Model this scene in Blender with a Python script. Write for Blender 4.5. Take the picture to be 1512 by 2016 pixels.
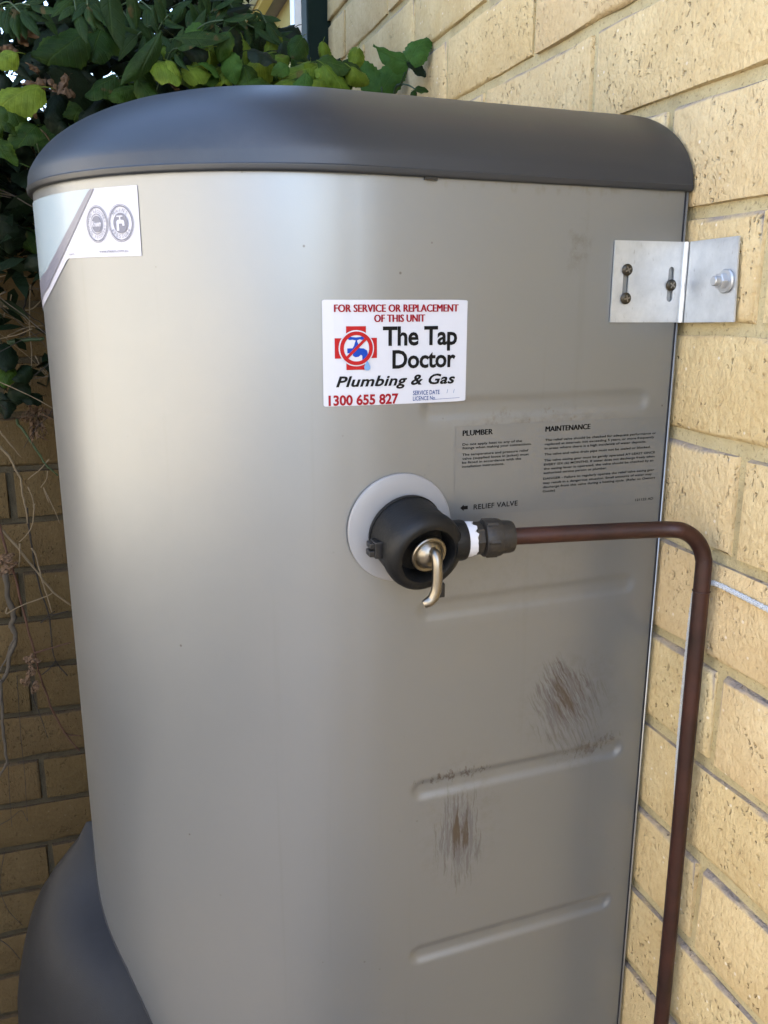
import bpy, bmesh, math, random
from mathutils import Vector, Matrix, Euler, noise
R_ = math.radians
random.seed(7)
for o in list(bpy.data.objects): bpy.data.objects.remove(o)
SC = bpy.context.scene
COL = SC.collection
H = 1.40                                  # eye height above the paving

# ------------------------------------------------------------------ camera
cd = bpy.data.cameras.new('camera'); cam = bpy.data.objects.new('camera', cd); COL.objects.link(cam)
cd.sensor_fit = 'HORIZONTAL'; cd.sensor_width = 36.0; cd.lens = 36.0*1670.8/1512
cd.clip_start = 0.02; cd.clip_end = 3000
fw, rt, up = Vector((.2982,.9229,-.2436)), Vector((.9516,-.3073,.0010)), Vector((.0739,.2321,.9699))
m = Matrix((rt, up, -fw)).transposed().to_4x4(); m.translation = (0,0,H); cam.matrix_world = m
SC.camera = cam

# ------------------------------------------------------------------ sky, sun, exposure
SUN_EL, SUN_AZ = R_(48), R_(140)          # azimuth clockwise from +Y: over the house, so the passage lies in its shade
w = bpy.data.worlds.new('World'); SC.world = w; w.use_nodes = True
nt = w.node_tree; bg = nt.nodes['Background']
sky = nt.nodes.new('ShaderNodeTexSky'); sky.sky_type = 'NISHITA'; sky.sun_disc = False
sky.sun_elevation = SUN_EL; sky.sun_rotation = SUN_AZ; sky.air_density = 1.0; sky.dust_density = 2.0; sky.ozone_density = 1.0
nt.links.new(sky.outputs[0], bg.inputs['Color']); bg.inputs['Strength'].default_value = 0.13
ld = bpy.data.lights.new('sun', 'SUN'); ld.energy = 4.0; ld.angle = R_(0.53); ld.color = (1.0,.95,.86)
sun = bpy.data.objects.new('sun', ld); COL.objects.link(sun)
sd = Vector((math.sin(SUN_AZ)*math.cos(SUN_EL), math.cos(SUN_AZ)*math.cos(SUN_EL), math.sin(SUN_EL)))
sun.rotation_euler = sd.to_track_quat('Z','Y').to_euler(); sun.location = (-2,-4,6)
vs = SC.view_settings; vs.view_transform = 'Standard'; vs.look = 'None'; vs.exposure = 3.05; vs.gamma = 1.0
vs.use_curve_mapping = False
SC.cycles.max_bounces=6; SC.cycles.diffuse_bounces=3; SC.cycles.glossy_bounces=3; SC.cycles.transmission_bounces=2
SC.render.resolution_x, SC.render.resolution_y = 768, 1024

# ------------------------------------------------------------------ helpers
ORG = {}
def tag(o, label=None, cat=None, group=None, kind=None):
    if label: o['label'] = label
    if cat: o['category'] = cat
    if group: o['group'] = group
    if kind: o['kind'] = kind
    return o
def thing(name, loc, label, cat, group=None):
    o = bpy.data.objects.new(name, None); COL.objects.link(o); o.location = loc
    o.empty_display_size = .05; ORG[o.name] = Vector(loc)
    return tag(o, label, cat, group)
def link(name, me, parent=None, loc=None):
    o = bpy.data.objects.new(name, me); COL.objects.link(o)
    if parent:
        o.parent = parent; ORG[o.name] = ORG[parent.name]
    else: ORG[o.name] = Vector((0,0,0))
    if loc is not None: o.location = loc
    return o
def mesh(name, v, f, mat, parent=None, smooth=False, auto=None):
    """v in world coordinates; a child keeps its thing's origin"""
    o0 = ORG[parent.name] if parent else Vector((0,0,0))
    me = bpy.data.meshes.new(name)
    me.from_pydata([tuple(Vector(q)-o0) for q in v], [], f); me.update()
    bm = bmesh.new(); bm.from_mesh(me); bmesh.ops.recalc_face_normals(bm, faces=bm.faces); bm.to_mesh(me); bm.free()
    if smooth:
        me.polygons.foreach_set('use_smooth', [True]*len(me.polygons))
        if auto: me.set_sharp_from_angle(angle=R_(auto))
    if mat: me.materials.append(mat)
    return link(name, me, parent)
class G:                                   # geometry collector
    def __init__(s): s.v=[]; s.f=[]
    def add(s, v, f):
        n=len(s.v); s.v += [tuple(q) for q in v]; s.f += [tuple(i+n for i in q) for q in f]; return s
    def box(s, a, b, bev=0):
        bm=bmesh.new(); bmesh.ops.create_cube(bm,size=1)
        c=(Vector(a)+Vector(b))/2; d=Vector(b)-Vector(a)
        for q in bm.verts: q.co=Vector((q.co.x*d.x+c.x,q.co.y*d.y+c.y,q.co.z*d.z+c.z))
        if bev: bmesh.ops.bevel(bm,geom=list(bm.edges),offset=bev,segments=2,affect='EDGES',profile=.5)
        s.bm(bm); return s
    def bm(s, bm, M=None):
        bm.verts.index_update()
        s.add([(M@q.co if M else q.co) for q in bm.verts], [[x.index for x in f.verts] for f in bm.faces]); bm.free(); return s
    def tube(s, pts, rad, n=8, cap=True, twist=0):
        pts=[Vector(q) for q in pts]; k=len(pts); rad = rad if isinstance(rad,(list,tuple)) else [rad]*k
        prev=None; rings=[]
        for i,q in enumerate(pts):
            t=(pts[min(i+1,k-1)]-pts[max(i-1,0)]).normalized()
            if prev is None:
                a=Vector((0,0,1)) if abs(t.z)<.9 else Vector((1,0,0)); u=t.cross(a).normalized()
            else:
                u=(prev-t*prev.dot(t)).normalized()
            prev=u; w_=t.cross(u)
            rings.append([q+(u*math.cos(2*math.pi*j/n+twist)+w_*math.sin(2*math.pi*j/n+twist))*rad[i] for j in range(n)])
        b=len(s.v)
        for r in rings: s.v += [tuple(q) for q in r]
        for i in range(k-1):
            for j in range(n):
                s.f.append((b+i*n+j,b+i*n+(j+1)%n,b+(i+1)*n+(j+1)%n,b+(i+1)*n+j))
        if cap: s.f.append(tuple(b+j for j in range(n))); s.f.append(tuple(b+(k-1)*n+j for j in range(n)))
        return s
    def lathe(s, prof, org, axis, n=40, ref=None, jag=None):
        """prof: (distance along axis, radius)"""
        axis=Vector(axis).normalized(); a=Vector(ref) if ref else (Vector((0,0,1)) if abs(axis.z)<.9 else Vector((1,0,0)))
        u=axis.cross(a).normalized(); w_=axis.cross(u); b=len(s.v); org=Vector(org)
        for i,(d,r) in enumerate(prof):
            for j in range(n):
                an=2*math.pi*j/n; dd=d+(jag(i,j) if jag else 0)
                s.v.append(tuple(org+axis*dd+(u*math.cos(an)+w_*math.sin(an))*r))
        for i in range(len(prof)-1):
            for j in range(n): s.f.append((b+i*n+j,b+i*n+(j+1)%n,b+(i+1)*n+(j+1)%n,b+(i+1)*n+j))
        if prof[0][1]>1e-6: s.f.append(tuple(b+j for j in range(n)))
        if prof[-1][1]>1e-6: s.f.append(tuple(b+(len(prof)-1)*n+j for j in range(n)))
        return s
    def out(s, name, mat, parent=None, smooth=False, auto=None): return mesh(name, s.v, s.f, mat, parent, smooth, auto)
def smoothpath(pts, n=6):
    pts=[Vector(q) for q in pts]
    if len(pts)<3: return pts
    P=[pts[0]*2-pts[1]]+pts+[pts[-1]*2-pts[-2]]; r=[]
    for i in range(1,len(P)-2):
        for k in range(n):
            t=k/n; a,b,c,d=P[i-1],P[i],P[i+1],P[i+2]
            r.append(.5*((2*b)+(c-a)*t+(2*a-5*b+4*c-d)*t*t+(3*b-a-3*c+d)*t**3))
    r.append(pts[-1]); return r
def ss(a,b,x):
    t=max(0,min(1,(x-a)/(b-a))); return t*t*(3-2*t)

# ------------------------------------------------------------------ materials
class N:                                   # tiny node builder
    def __init__(s, name):
        s.m=bpy.data.materials.new(name); s.m.use_nodes=True; s.t=s.m.node_tree; s.b=s.t.nodes['Principled BSDF']
    def n(s, kind, **kw):
        q=s.t.nodes.new('ShaderNode'+kind)
        for k,v in kw.items():
            if k in q.inputs.keys():
                s.put(q.inputs[k], v)
            else: setattr(q,k,v)
        return q
    def put(s, sock, v):
        if isinstance(v, bpy.types.NodeSocket): s.t.links.new(v, sock)
        else: sock.default_value=v
    def set(s, **kw):
        for k,v in kw.items(): s.put(s.b.inputs[k.replace('_',' ')], v)
        return s
    def pos(s): return s.n('NewGeometry').outputs['Position']
    def obj(s): return s.n('TexCoord').outputs['Object']
    def map(s, v, scale=(1,1,1), loc=(0,0,0), rot=(0,0,0)):
        q=s.n('Mapping'); s.put(q.inputs['Vector'],v); q.inputs['Scale'].default_value=scale; q.inputs['Location'].default_value=loc; q.inputs['Rotation'].default_value=rot
        return q.outputs[0]
    def noise(s, v, scale, detail=4, rough=.55, out='Fac'):
        q=s.n('TexNoise'); s.put(q.inputs['Vector'],v); q.inputs['Scale'].default_value=scale; q.inputs['Detail'].default_value=detail; q.inputs['Roughness'].default_value=rough
        return q.outputs[out]
    def ramp(s, v, stops):
        q=s.n('ValToRGB'); s.put(q.inputs[0],v); e=q.color_ramp.elements
        while len(e)<len(stops): e.new(.5)
        for i,(p,c) in enumerate(stops):
            e[i].position=p; e[i].color=(c,c,c,1) if not isinstance(c,(tuple,list)) else (*c,1)
        return q.outputs[0]
    def mix(s, f, a, b, mode='MIX'):
        q=s.n('Mix', data_type='RGBA', blend_type=mode)
        s.put(q.inputs[0],f); s.put(q.inputs[6], (*a,1) if isinstance(a,tuple) else a); s.put(q.inputs[7], (*b,1) if isinstance(b,tuple) else b)
        return q.outputs[2]
    def math(s, op, a, b=0.0, c=None):
        q=s.n('Math', operation=op); s.put(q.inputs[0],a); s.put(q.inputs[1],b)
        if c is not None: s.put(q.inputs[2],c)
        return q.outputs[0]
    def bump(s, h, strength=.5, dist=.001, nrm=None):
        q=s.n('Bump'); s.put(q.inputs['Height'],h); q.inputs['Strength'].default_value=strength; q.inputs['Distance'].default_value=dist
        if nrm: s.put(q.inputs['Normal'],nrm)
        return q.outputs[0]
def plain(name, c, rough=.5, metal=0, bump=0, bscale=400, var=.12, **kw):
    q=N(name); p=q.pos()
    f=q.noise(p, bscale*.12, 4); c2=tuple(x*(1-var) for x in c); c3=tuple(min(1,x*(1+var)) for x in c)
    q.set(Base_Color=q.mix(f,c2,c3), Roughness=rough, Metallic=metal, **kw)
    if bump: q.set(Normal=q.bump(q.noise(p,bscale,3),.6,bump))
    return q.m

def brick_material(name, tint):
    q=N(name); o=q.obj(); rnd=q.n('ObjectInfo').outputs['Random']
    off=q.n('CombineXYZ'); q.put(off.inputs[0], q.math('MULTIPLY',rnd,37.0)); q.put(off.inputs[1], q.math('MULTIPLY',rnd,91.0)); q.put(off.inputs[2], q.math('MULTIPLY',rnd,53.0))
    va=q.n('VectorMath',operation='ADD'); q.put(va.inputs[0],o); q.put(va.inputs[1],off.outputs[0]); v=va.outputs[0]
    cl=q.noise(v,14,4,.6)
    col=q.mix(q.ramp(cl,[(.3,0.0),(.7,1.0)]), tuple(x*y for x,y in zip((.50,.385,.19),tint)), tuple(x*y for x,y in zip((.64,.53,.30),tint)))
    col=q.mix(q.math('MULTIPLY',rnd,.45), col, tuple(x*y for x,y in zip((.60,.44,.225),tint)))
    fine=q.noise(v,160,3,.7); col=q.mix(q.ramp(fine,[(.35,.0),(.75,.55)]), col, tuple(x*y for x,y in zip((.44,.31,.15),tint)))
    # short drag marks and iron flecks of a wire-cut face, longer than wide
    st=q.map(v,(1,1,.5)); fl=q.noise(st,300,3,.6); col=q.mix(q.ramp(fl,[(.58,0.0),(.72,.45)]), col, tuple(x*y for x,y in zip((.33,.20,.085),tint)))
    vo=q.n('TexVoronoi',feature='F1'); dw=q.n('VectorMath',operation='ADD'); q.put(dw.inputs[0],q.map(v,(1,1,.7))); nz_=q.n('VectorMath',operation='SCALE'); q.put(nz_.inputs[0],q.noise(v,120,2,.5,'Color')); nz_.inputs[3].default_value=.010; q.put(dw.inputs[1],nz_.outputs[0]); q.put(vo.inputs['Vector'],dw.outputs[0]); vo.inputs['Scale'].default_value=230
    pit=q.ramp(vo.outputs['Distance'],[(.12,1.0),(.36,0.0)])
    pick=q.ramp(vo.outputs['Color'],[(.0,0.0),(.40,0.0),(.75,1.0)])
    clu=q.ramp(q.noise(v,22,3,.6),[(.42,0.0),(.62,1.0)]); pk=q.math('MULTIPLY',q.math('MULTIPLY',pit,pick),clu); col=q.mix(q.math('MULTIPLY',pk,.34), col, tuple(x*y for x,y in zip((.16,.09,.04),tint)))
    vw=q.n('TexVoronoi',feature='F1'); q.put(vw.inputs['Vector'],v); vw.inputs['Scale'].default_value=110
    wch=q.math('MULTIPLY', q.ramp(vw.outputs['Distance'],[(.10,1.0),(.18,0.0)]), q.ramp(vw.outputs['Color'],[(.0,0.0),(.66,0.0),(.72,1.0)]))
    col=q.mix(q.math('MULTIPLY',wch,.7), col, tuple(x*y for x,y in zip((.78,.72,.58),tint)))
    col=q.mix(q.math('MULTIPLY',q.math('FRACT',q.math('MULTIPLY',rnd,7.31)),.28), col, tuple(x*y for x,y in zip((.60,.43,.27),tint)))
    # the cut bed faces of the brick are raw and grey
    sx=q.n('SeparateXYZ'); q.put(sx.inputs[0], q.n('TexCoord').outputs['Normal'])
    tp=q.math('MULTIPLY', q.ramp(sx.outputs[2],[(.25,0.0),(.6,1.0)]), q.ramp(q.noise(v,55,3),[(.3,.35),(.6,1.0)]))
    col=q.mix(tp, col, tuple(x*y for x,y in zip((.27,.225,.19),tint)))
    h=q.math('ADD', q.math('MULTIPLY',fine,.6), q.math('ADD', q.math('MULTIPLY',fl,-.55), q.math('MULTIPLY',pk,-1.2)))
    h=q.math('ADD', h, q.math('MULTIPLY', q.noise(v,45,3), 1.1))
    q.set(Base_Color=col, Roughness=.92, Specular_IOR_Level=.2, Normal=q.bump(h,1.0,.0025))
    return q.m
def mortar_material(name, a, b):
    q=N(name); p=q.pos()
    c=q.mix(q.ramp(q.noise(p,26,5,.65),[(.3,0.0),(.7,1.0)]), a, b)
    c=q.mix(q.ramp(q.noise(p,330,2),[(.6,0.0),(.72,.6)]), c, tuple(x*.35 for x in a))
    c=q.mix(q.ramp(q.noise(p,9,3),[(.58,0.0),(.75,.55)]), c, (.10,.095,.07))
    q.set(Base_Color=c, Roughness=.95, Specular_IOR_Level=.15, Normal=q.bump(q.noise(p,240,4,.7),.9,.002))
    return q.m
M={}
M['brick']=brick_material('cream brick',(1,1,1))
M['brick2']=brick_material('shade-tinted cream brick',(.125,.113,.090))  # deep shade on the garden wall put into a darker brick tint
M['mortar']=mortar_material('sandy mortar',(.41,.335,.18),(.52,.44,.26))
M['mortar2']=mortar_material('shade-tinted mortar',(.036,.030,.019),(.058,.049,.031))  # the garden wall's shade painted into its mortar colour too
M['soil']=plain('packed soil',(.09,.07,.05),.95,0,.004,60,.4)
M['paving']=plain('bark mulch path',(.055,.045,.036),.9,0,.0015,180,.2)
M['fence']=plain('cream sheet steel',(.72,.67,.58),.45)
M['added_base']=plain('added dark fence base',(.05,.045,.04),.9,0,.002,90,.3)  # colour of the made-up dark base under the unseen fence
M['roof']=plain('grey tile',(.12,.11,.10),.8)
M['soffit']=plain('brown soffit board',(.20,.18,.15),.7)
M['render']=plain('yellow render',(.34,.29,.10),.85,0,.001,150)
M['fascia']=plain('yellow fascia paint',(.52,.43,.13),.5)
M['gutter']=plain('pale gutter paint',(.55,.62,.55),.35)
M['green']=plain('dark green paint',(.006,.016,.013),.7,Specular_IOR_Level=.15)
M['white']=plain('white trim paint',(.80,.82,.84),.4,var=.03)

# heater casing: satin silver-beige enamel with scuffs where something has rubbed
def enamel(nm, scuffed):
    q=N(nm); p=q.pos()
    sp=q.n('SeparateXYZ'); q.put(sp.inputs[0],p); X,Z_=sp.outputs[0],sp.outputs[2]
    def blob(cx,cz,rx,rz,rot=0,soft=.3):
        dx=q.math('SUBTRACT',X,cx); dz=q.math('SUBTRACT',Z_,cz+H); c_,s_=math.cos(rot),math.sin(rot)
        a=q.math('DIVIDE',q.math('ADD',q.math('MULTIPLY',dx,c_),q.math('MULTIPLY',dz,s_)),rx)
        b=q.math('DIVIDE',q.math('SUBTRACT',q.math('MULTIPLY',dz,c_),q.math('MULTIPLY',dx,s_)),rz)
        d=q.math('ADD',q.math('POWER',q.math('ABSOLUTE',a),2.0),q.math('POWER',q.math('ABSOLUTE',b),2.0))
        return q.ramp(d,[(0.0,1.0),(1.0,0.0)])
    msk=None
    if scuffed:
        wp=q.n('VectorMath',operation='SCALE'); q.put(wp.inputs[0],q.noise(p,55,3,.6,'Color')); wp.inputs[3].default_value=.006
        pw=q.n('VectorMath',operation='ADD'); q.put(pw.inputs[0],p); q.put(pw.inputs[1],wp.outputs[0]); pw=pw.outputs[0]
        def scuff(cx,cz,rx,rz,rot,thr,amp,fine=(300,1,26)):
            v=q.map(q.map(pw,(1,1,1),(0,0,0),(0,rot,0)),fine)
            nz=q.noise(v,1.0,6,.68); bl=blob(cx,cz,rx,rz,rot)
            t=q.math('ADD',nz,q.math('MULTIPLY',bl,.22))
            return q.math('MULTIPLY',q.math('MULTIPLY',q.ramp(t,[(thr,0.0),(thr+.15,1.0)]),q.ramp(bl,[(0.0,0.0),(.45,1.0)])),amp)
        def smudge(cx,cz,rx,rz,rot,amp):
            bl=blob(cx,cz,rx,rz,rot); return q.math('MULTIPLY',q.math('MULTIPLY',bl,q.ramp(q.noise(pw,95,6,.75),[(.46,0.0),(.70,1.0)])),amp)
        sc=[scuff(.352,-.334,.042,.054,R_(24),.62,.45,(480,1,34)), scuff(.350,-.324,.026,.042,R_(28),.61,.95,(340,1,28)), scuff(.252,-.438,.029,.058,0,.62,.42,(480,1,34)), scuff(.254,-.428,.017,.040,0,.61,.95,(340,1,28)),
            scuff(.246,-.379,.044,.008,0,.66,.8,(300,1,150)), scuff(.375,-.380,.038,.012,R_(10),.66,.75,(220,1,90))]
        sm=[smudge(.354,-.335,.060,.066,R_(20),.30), smudge(.253,-.425,.046,.080,0,.26), smudge(.37,-.382,.050,.018,R_(8),.42), smudge(.30,-.21,.11,.05,0,.10), smudge(.338,.040,.014,.026,R_(-12),.40), smudge(.310,-.091,.085,.010,0,.32)]
        smk=sm[0]
        for t in sm[1:]: smk=q.math('MAXIMUM',smk,t)
        msk=sc[0]
        for t in sc[1:]: msk=q.math('MAXIMUM',msk,t)
    base=q.mix(q.noise(p,1.4,2),(.212,.223,.235),(.228,.239,.249))
    spk=q.n('TexVoronoi',feature='F1'); q.put(spk.inputs['Vector'],p); spk.inputs['Scale'].default_value=75
    sk=q.math('MULTIPLY',q.ramp(spk.outputs['Distance'],[(.05,1.0),(.085,0.0)]),q.math('MULTIPLY',q.ramp(spk.outputs['Color'],[(.0,0.0),(.70,0.0),(.82,.75)]),q.ramp(q.noise(p,11,2),[(.5,0.0),(.6,1.0)])))
    base=q.mix(sk,base,(.07,.06,.05))
    grime=q.math('MULTIPLY',blob(.30,.083,.2,.012),q.ramp(q.noise(q.map(p,(160,1,90)),1,4),[(.55,0.0),(.7,.55)]))
    base=q.mix(grime,base,(.16,.14,.11))
    gr2=q.math('MULTIPLY',blob(.31,-.088,.06,.012),q.ramp(q.noise(q.map(p,(150,1,110)),1,5,.7),[(.56,0.0),(.66,.7)]))
    base=q.mix(gr2,base,(.15,.13,.10))
    dust=q.math('MULTIPLY',q.ramp(q.noise(p,3.2,6,.62),[(.50,0.0),(.75,.22)]),1.0)
    base=q.mix(dust,base,(.30,.28,.24))
    runs=q.math('MULTIPLY',q.ramp(q.noise(q.map(p,(70,70,1.6)),1,4,.6),[(.62,0.0),(.74,.10)]),1.0)
    base=q.mix(runs,base,(.13,.12,.10))
    base=q.mix(q.math('POWER',msk,.7),q.mix(smk,base,(.085,.060,.032)),(.044,.025,.008)) if scuffed else base
    met=q.math('MULTIPLY',q.math('SUBTRACT',1.0,msk),.70) if scuffed else .70
    q.set(Base_Color=base, Metallic=met, Roughness=q.math('ADD',q.ramp(q.noise(p,9,5,.6),[(.3,.355),(.7,.405)]),q.math('MULTIPLY',msk,.4) if scuffed else 0.0), Normal=q.bump(q.noise(p,900,2),.08,.0004,q.bump(q.noise(p,7,2),.10,.004)))
    q.set(Coat_Weight=.15, Coat_Roughness=.25)
    return q.m
M['enamel']=enamel('champagne enamel',False); M['enamel2']=enamel('champagne enamel with scuffs',True)
q=N('charcoal lid plastic'); p=q.pos()
c=q.mix(q.noise(p,5,4),(.0100,.0134,.0195),(.0122,.0158,.0220))
vz=q.n('TexVoronoi',feature='F1'); q.put(vz.inputs['Vector'],p); vz.inputs['Scale'].default_value=55
dst=q.math('MULTIPLY',q.ramp(vz.outputs['Distance'],[(.03,1.0),(.06,0.0)]),q.ramp(vz.outputs['Color'],[(.0,0.0),(.68,0.0),(.72,.5)]))
c=q.mix(dst,c,(.10,.10,.10)); c=q.mix(q.ramp(q.noise(p,16,6,.7),[(.56,0.0),(.75,.22)]),c,(.055,.055,.055))
q.set(Base_Color=c, Roughness=q.ramp(q.noise(p,7,3),[(.3,.39),(.7,.44)]), Specular_IOR_Level=.62, Normal=q.bump(q.noise(p,1500,2),.10,.0003)); M['lid']=q.m
M['cover']=plain('charcoal cover plastic',(.0062,.0070,.0090),.6,0,.0003,1200,.3,Specular_IOR_Level=.25)
M['gap']=plain('black gap',(.008,.008,.010),.8)
M['seam']=plain('bright folded steel',(.36,.36,.35),.3,.7)
M['rubber']=plain('black rubber',(.0042,.0045,.005),.5,0,.0004,500,.3,Specular_IOR_Level=.3)
M['rubber2']=plain('worn black plastic',(.006,.006,.007),.35)
M['disc']=plain('light grey plastic',(.225,.224,.23),.35,var=.03)
M['chrome']=plain('dull nickel',(.25,.225,.185),.33,1.0,.0002,700)
M['brass']=plain('blackened brass',(.026,.022,.018),.5,.35,.0006,350,.3)
M['tape']=plain('white thread tape',(.50,.50,.53),.6,var=.03)
q=N('browned copper'); p=q.pos()
f=q.noise(q.map(p,(1,1,1)),22,5,.6); c=q.mix(q.ramp(f,[(.3,0.0),(.7,1.0)]),(.015,.0050,.0035),(.050,.0140,.0085))
q.set(Base_Color=c, Metallic=.25, Roughness=q.ramp(q.noise(p,60,3),[(.3,.38),(.7,.55)]), Normal=q.bump(q.noise(p,260,3),.3,.0005)); M['copper']=q.m
q=N('galvanised steel'); p=q.pos()
c=q.mix(q.ramp(q.noise(p,60,4,.7),[(.3,0.0),(.7,1.0)]),(.46,.48,.50),(.58,.60,.62))
sc_=q.noise(q.map(p,(700,700,160)),1,3); c=q.mix(q.ramp(sc_,[(.66,0.0),(.76,.6)]),c,(.22,.21,.20))
q.set(Base_Color=c, Metallic=.65, Roughness=.38, Normal=q.bump(sc_,.2,.0004)); M['galv']=q.m
M['screw']=plain('bronzed screw steel',(.05,.042,.030),.35,.8,.0003,900,.3)
M['slot']=plain('worn screw slot',(.20,.18,.15),.4,.8)
M['zinc']=plain('zinc bolt',(.45,.46,.47),.38,.7,.0004,600,.2)
M['cord']=plain('white braided cord',(.50,.52,.54),.7,var=.1)
M['cord2']=plain('grey braided cord',(.16,.17,.19),.7,var=.1)
for k,c in dict(ink_red=(.24,.008,.014), ink_red2=(.33,.009,.010), ink_black=(.0030,.0033,.0042), ink_blue=(.006,.040,.17), ink_sky=(.006,.042,.30), ink_drop=(.14,.26,.46), ink_grey=(.17,.17,.20), ink_line=(.08,.16,.30)).items():
    M[k]=plain(k.replace('_',' '),c,.45,var=.02,Specular_IOR_Level=.15)
M['sticker']=plain('white vinyl',(.47,.48,.53),.25,var=.01)
M['label']=plain('white label film',(.42,.42,.475),.28,var=.015)
M['label_blue']=plain('pale blue label film',(.29,.35,.385),.22,var=.02)
M['label_grey']=plain('grey label stripe',(.15,.15,.185),.3,var=.02)
q=N('silver instruction film'); q.set(Base_Color=(.212,.224,.237,1),Metallic=.70,Roughness=.385); M['film']=q.m

def leaf_material(name, a, b, edge, trans=.45, veins=True):
    q=N(name); rnd=q.n('ObjectInfo').outputs['Random']; o=q.obj(); p=q.pos()
    c=q.mix(rnd,a,b); c=q.mix(q.ramp(q.noise(p,70,5,.65),[(.35,0.0),(.72,.75)]),c,tuple(x*.45 for x in a))
    h=q.noise(p,260,3)
    if veins:
        sx=q.n('SeparateXYZ'); q.put(sx.inputs[0],o); ay=q.math('ABSOLUTE',sx.outputs[1])
        mid=q.ramp(ay,[(.0,1.0),(.02,0.0)])
        w_=q.math('FRACT',q.math('MULTIPLY',q.math('SUBTRACT',sx.outputs[0],q.math('MULTIPLY',ay,.75)),7.0))
        side=q.math('MULTIPLY',q.ramp(q.math('ABSOLUTE',q.math('SUBTRACT',w_,.5)),[(.0,1.0),(.10,0.0)]),.55)
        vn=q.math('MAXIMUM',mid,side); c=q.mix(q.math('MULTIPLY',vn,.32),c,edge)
        rim=q.ramp(q.math('ADD',ay,q.math('MULTIPLY',q.noise(p,60,3),.12)),[(.36,0.0),(.50,.55)]); c=q.mix(rim,c,edge)  # light catching the rolled margins, painted as a yellower rim
        h=q.math('SUBTRACT',h,q.math('MULTIPLY',vn,.8))
        sp=q.ramp(q.noise(p,38,2),[(.66,0.0),(.70,.7)]); c=q.mix(sp,c,(.07,.045,.018))
    q.set(Base_Color=c, Roughness=.6, Specular_IOR_Level=.15, Normal=q.bump(h,.5,.002))
    tr=q.n('BsdfTranslucent'); q.put(tr.inputs['Color'],q.mix(.5,c,edge))
    mx=q.n('MixShader'); q.put(mx.inputs[0],trans*.6); q.t.links.new(q.b.outputs[0],mx.inputs[1]); q.t.links.new(tr.outputs[0],mx.inputs[2])
    q.t.links.new(mx.outputs[0],q.t.nodes['Material Output'].inputs['Surface']); return q.m
M['leaf']=leaf_material('creeper leaf',(.012,.036,.004),(.030,.066,.007),(.07,.11,.014))
M['leaf_y']=leaf_material('sunlit-tinted creeper leaf',(.070,.125,.010),(.125,.180,.018),(.20,.25,.04))  # sunlight on and through the leaves painted as a brighter yellow-green
M['leaf_m']=leaf_material('mid green leaf',(.034,.092,.014),(.055,.125,.020),(.07,.13,.03))
M['leaf_j']=leaf_material('pointed climber leaf',(.009,.027,.005),(.020,.046,.009),(.040,.070,.018))
M['leaf_d']=leaf_material('shaded leaf',(.0030,.0085,.0032),(.0060,.0150,.0050),(.012,.026,.009),.2,False)  # deep shade inside the foliage put into a darker green
M['leaf_b']=plain('dead leaf',(.075,.042,.020),.8,0,.001,200,.5)
M['twig']=plain('grey bark',(.050,.041,.030),.9,0,.001,300,.4)
M['twig_t']=plain('straw stem',(.13,.10,.060),.85,0,.0006,300,.3)
M['twig_r']=plain('red brown stem',(.050,.020,.010),.8,0,.0006,300,.3)
M['twig_g']=plain('green stem',(.022,.045,.014),.6,0,.0004,300,.3)
M['twig_k']=plain('dark stem',(.012,.010,.008),.9,0,.0006,300,.3)

# ------------------------------------------------------------------ ground
g=G(); g.add([(-400,-400,0),(400,-400,0),(400,400,0),(-400,400,0)],[(0,1,2,3)]); tag(g.out('ground',M['soil']),kind='structure')
g=G(); g.box((-1.05,-5,.004-.1),(.43,1.44,.03)); tag(g.out('path',M['paving']),kind='structure')

# ------------------------------------------------------------------ brick walls
def brick_mesh(L,Hh,D,seed,mat):
    """face towards +x local, length along y, height along z; front arris rounded and uneven"""
    rr=random.Random(seed); bm=bmesh.new(); bmesh.ops.create_cube(bm,size=1)
    for v in bm.verts: v.co=Vector((v.co.x*D,v.co.y*L,v.co.z*Hh))
    fe=[e for e in bm.edges if all(v.co.x>0 for v in e.verts)]
    bmesh.ops.bevel(bm,geom=fe,offset=.0045,segments=2,affect='EDGES',profile=.6)
    big=[e for e in bm.edges if abs((e.verts[0].co-e.verts[1].co).y)>L*.6 and e.verts[0].co.x>D*.3]
    bmesh.ops.subdivide_edges(bm,edges=big,cuts=5,use_grid_fill=True)
    for v in bm.verts:
        if v.co.x>D*.2:
            v.co+=Vector((rr.uniform(-.0007,.0006),rr.uniform(-.0016,.0012),rr.uniform(-.0016,.0012)))
    me=bpy.data.meshes.new('brick'); bm.to_mesh(me); bm.free(); me.materials.append(mat)
    me.polygons.foreach_set('use_smooth',[True]*len(me.polygons)); me.set_sharp_from_angle(angle=R_(50))
    return me
BM=[brick_mesh(.230,.076,.06,i,M['brick']) for i in range(7)]
BM2=[brick_mesh(.230,.076,.06,i+20,M['brick2']) for i in range(7)]
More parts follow.
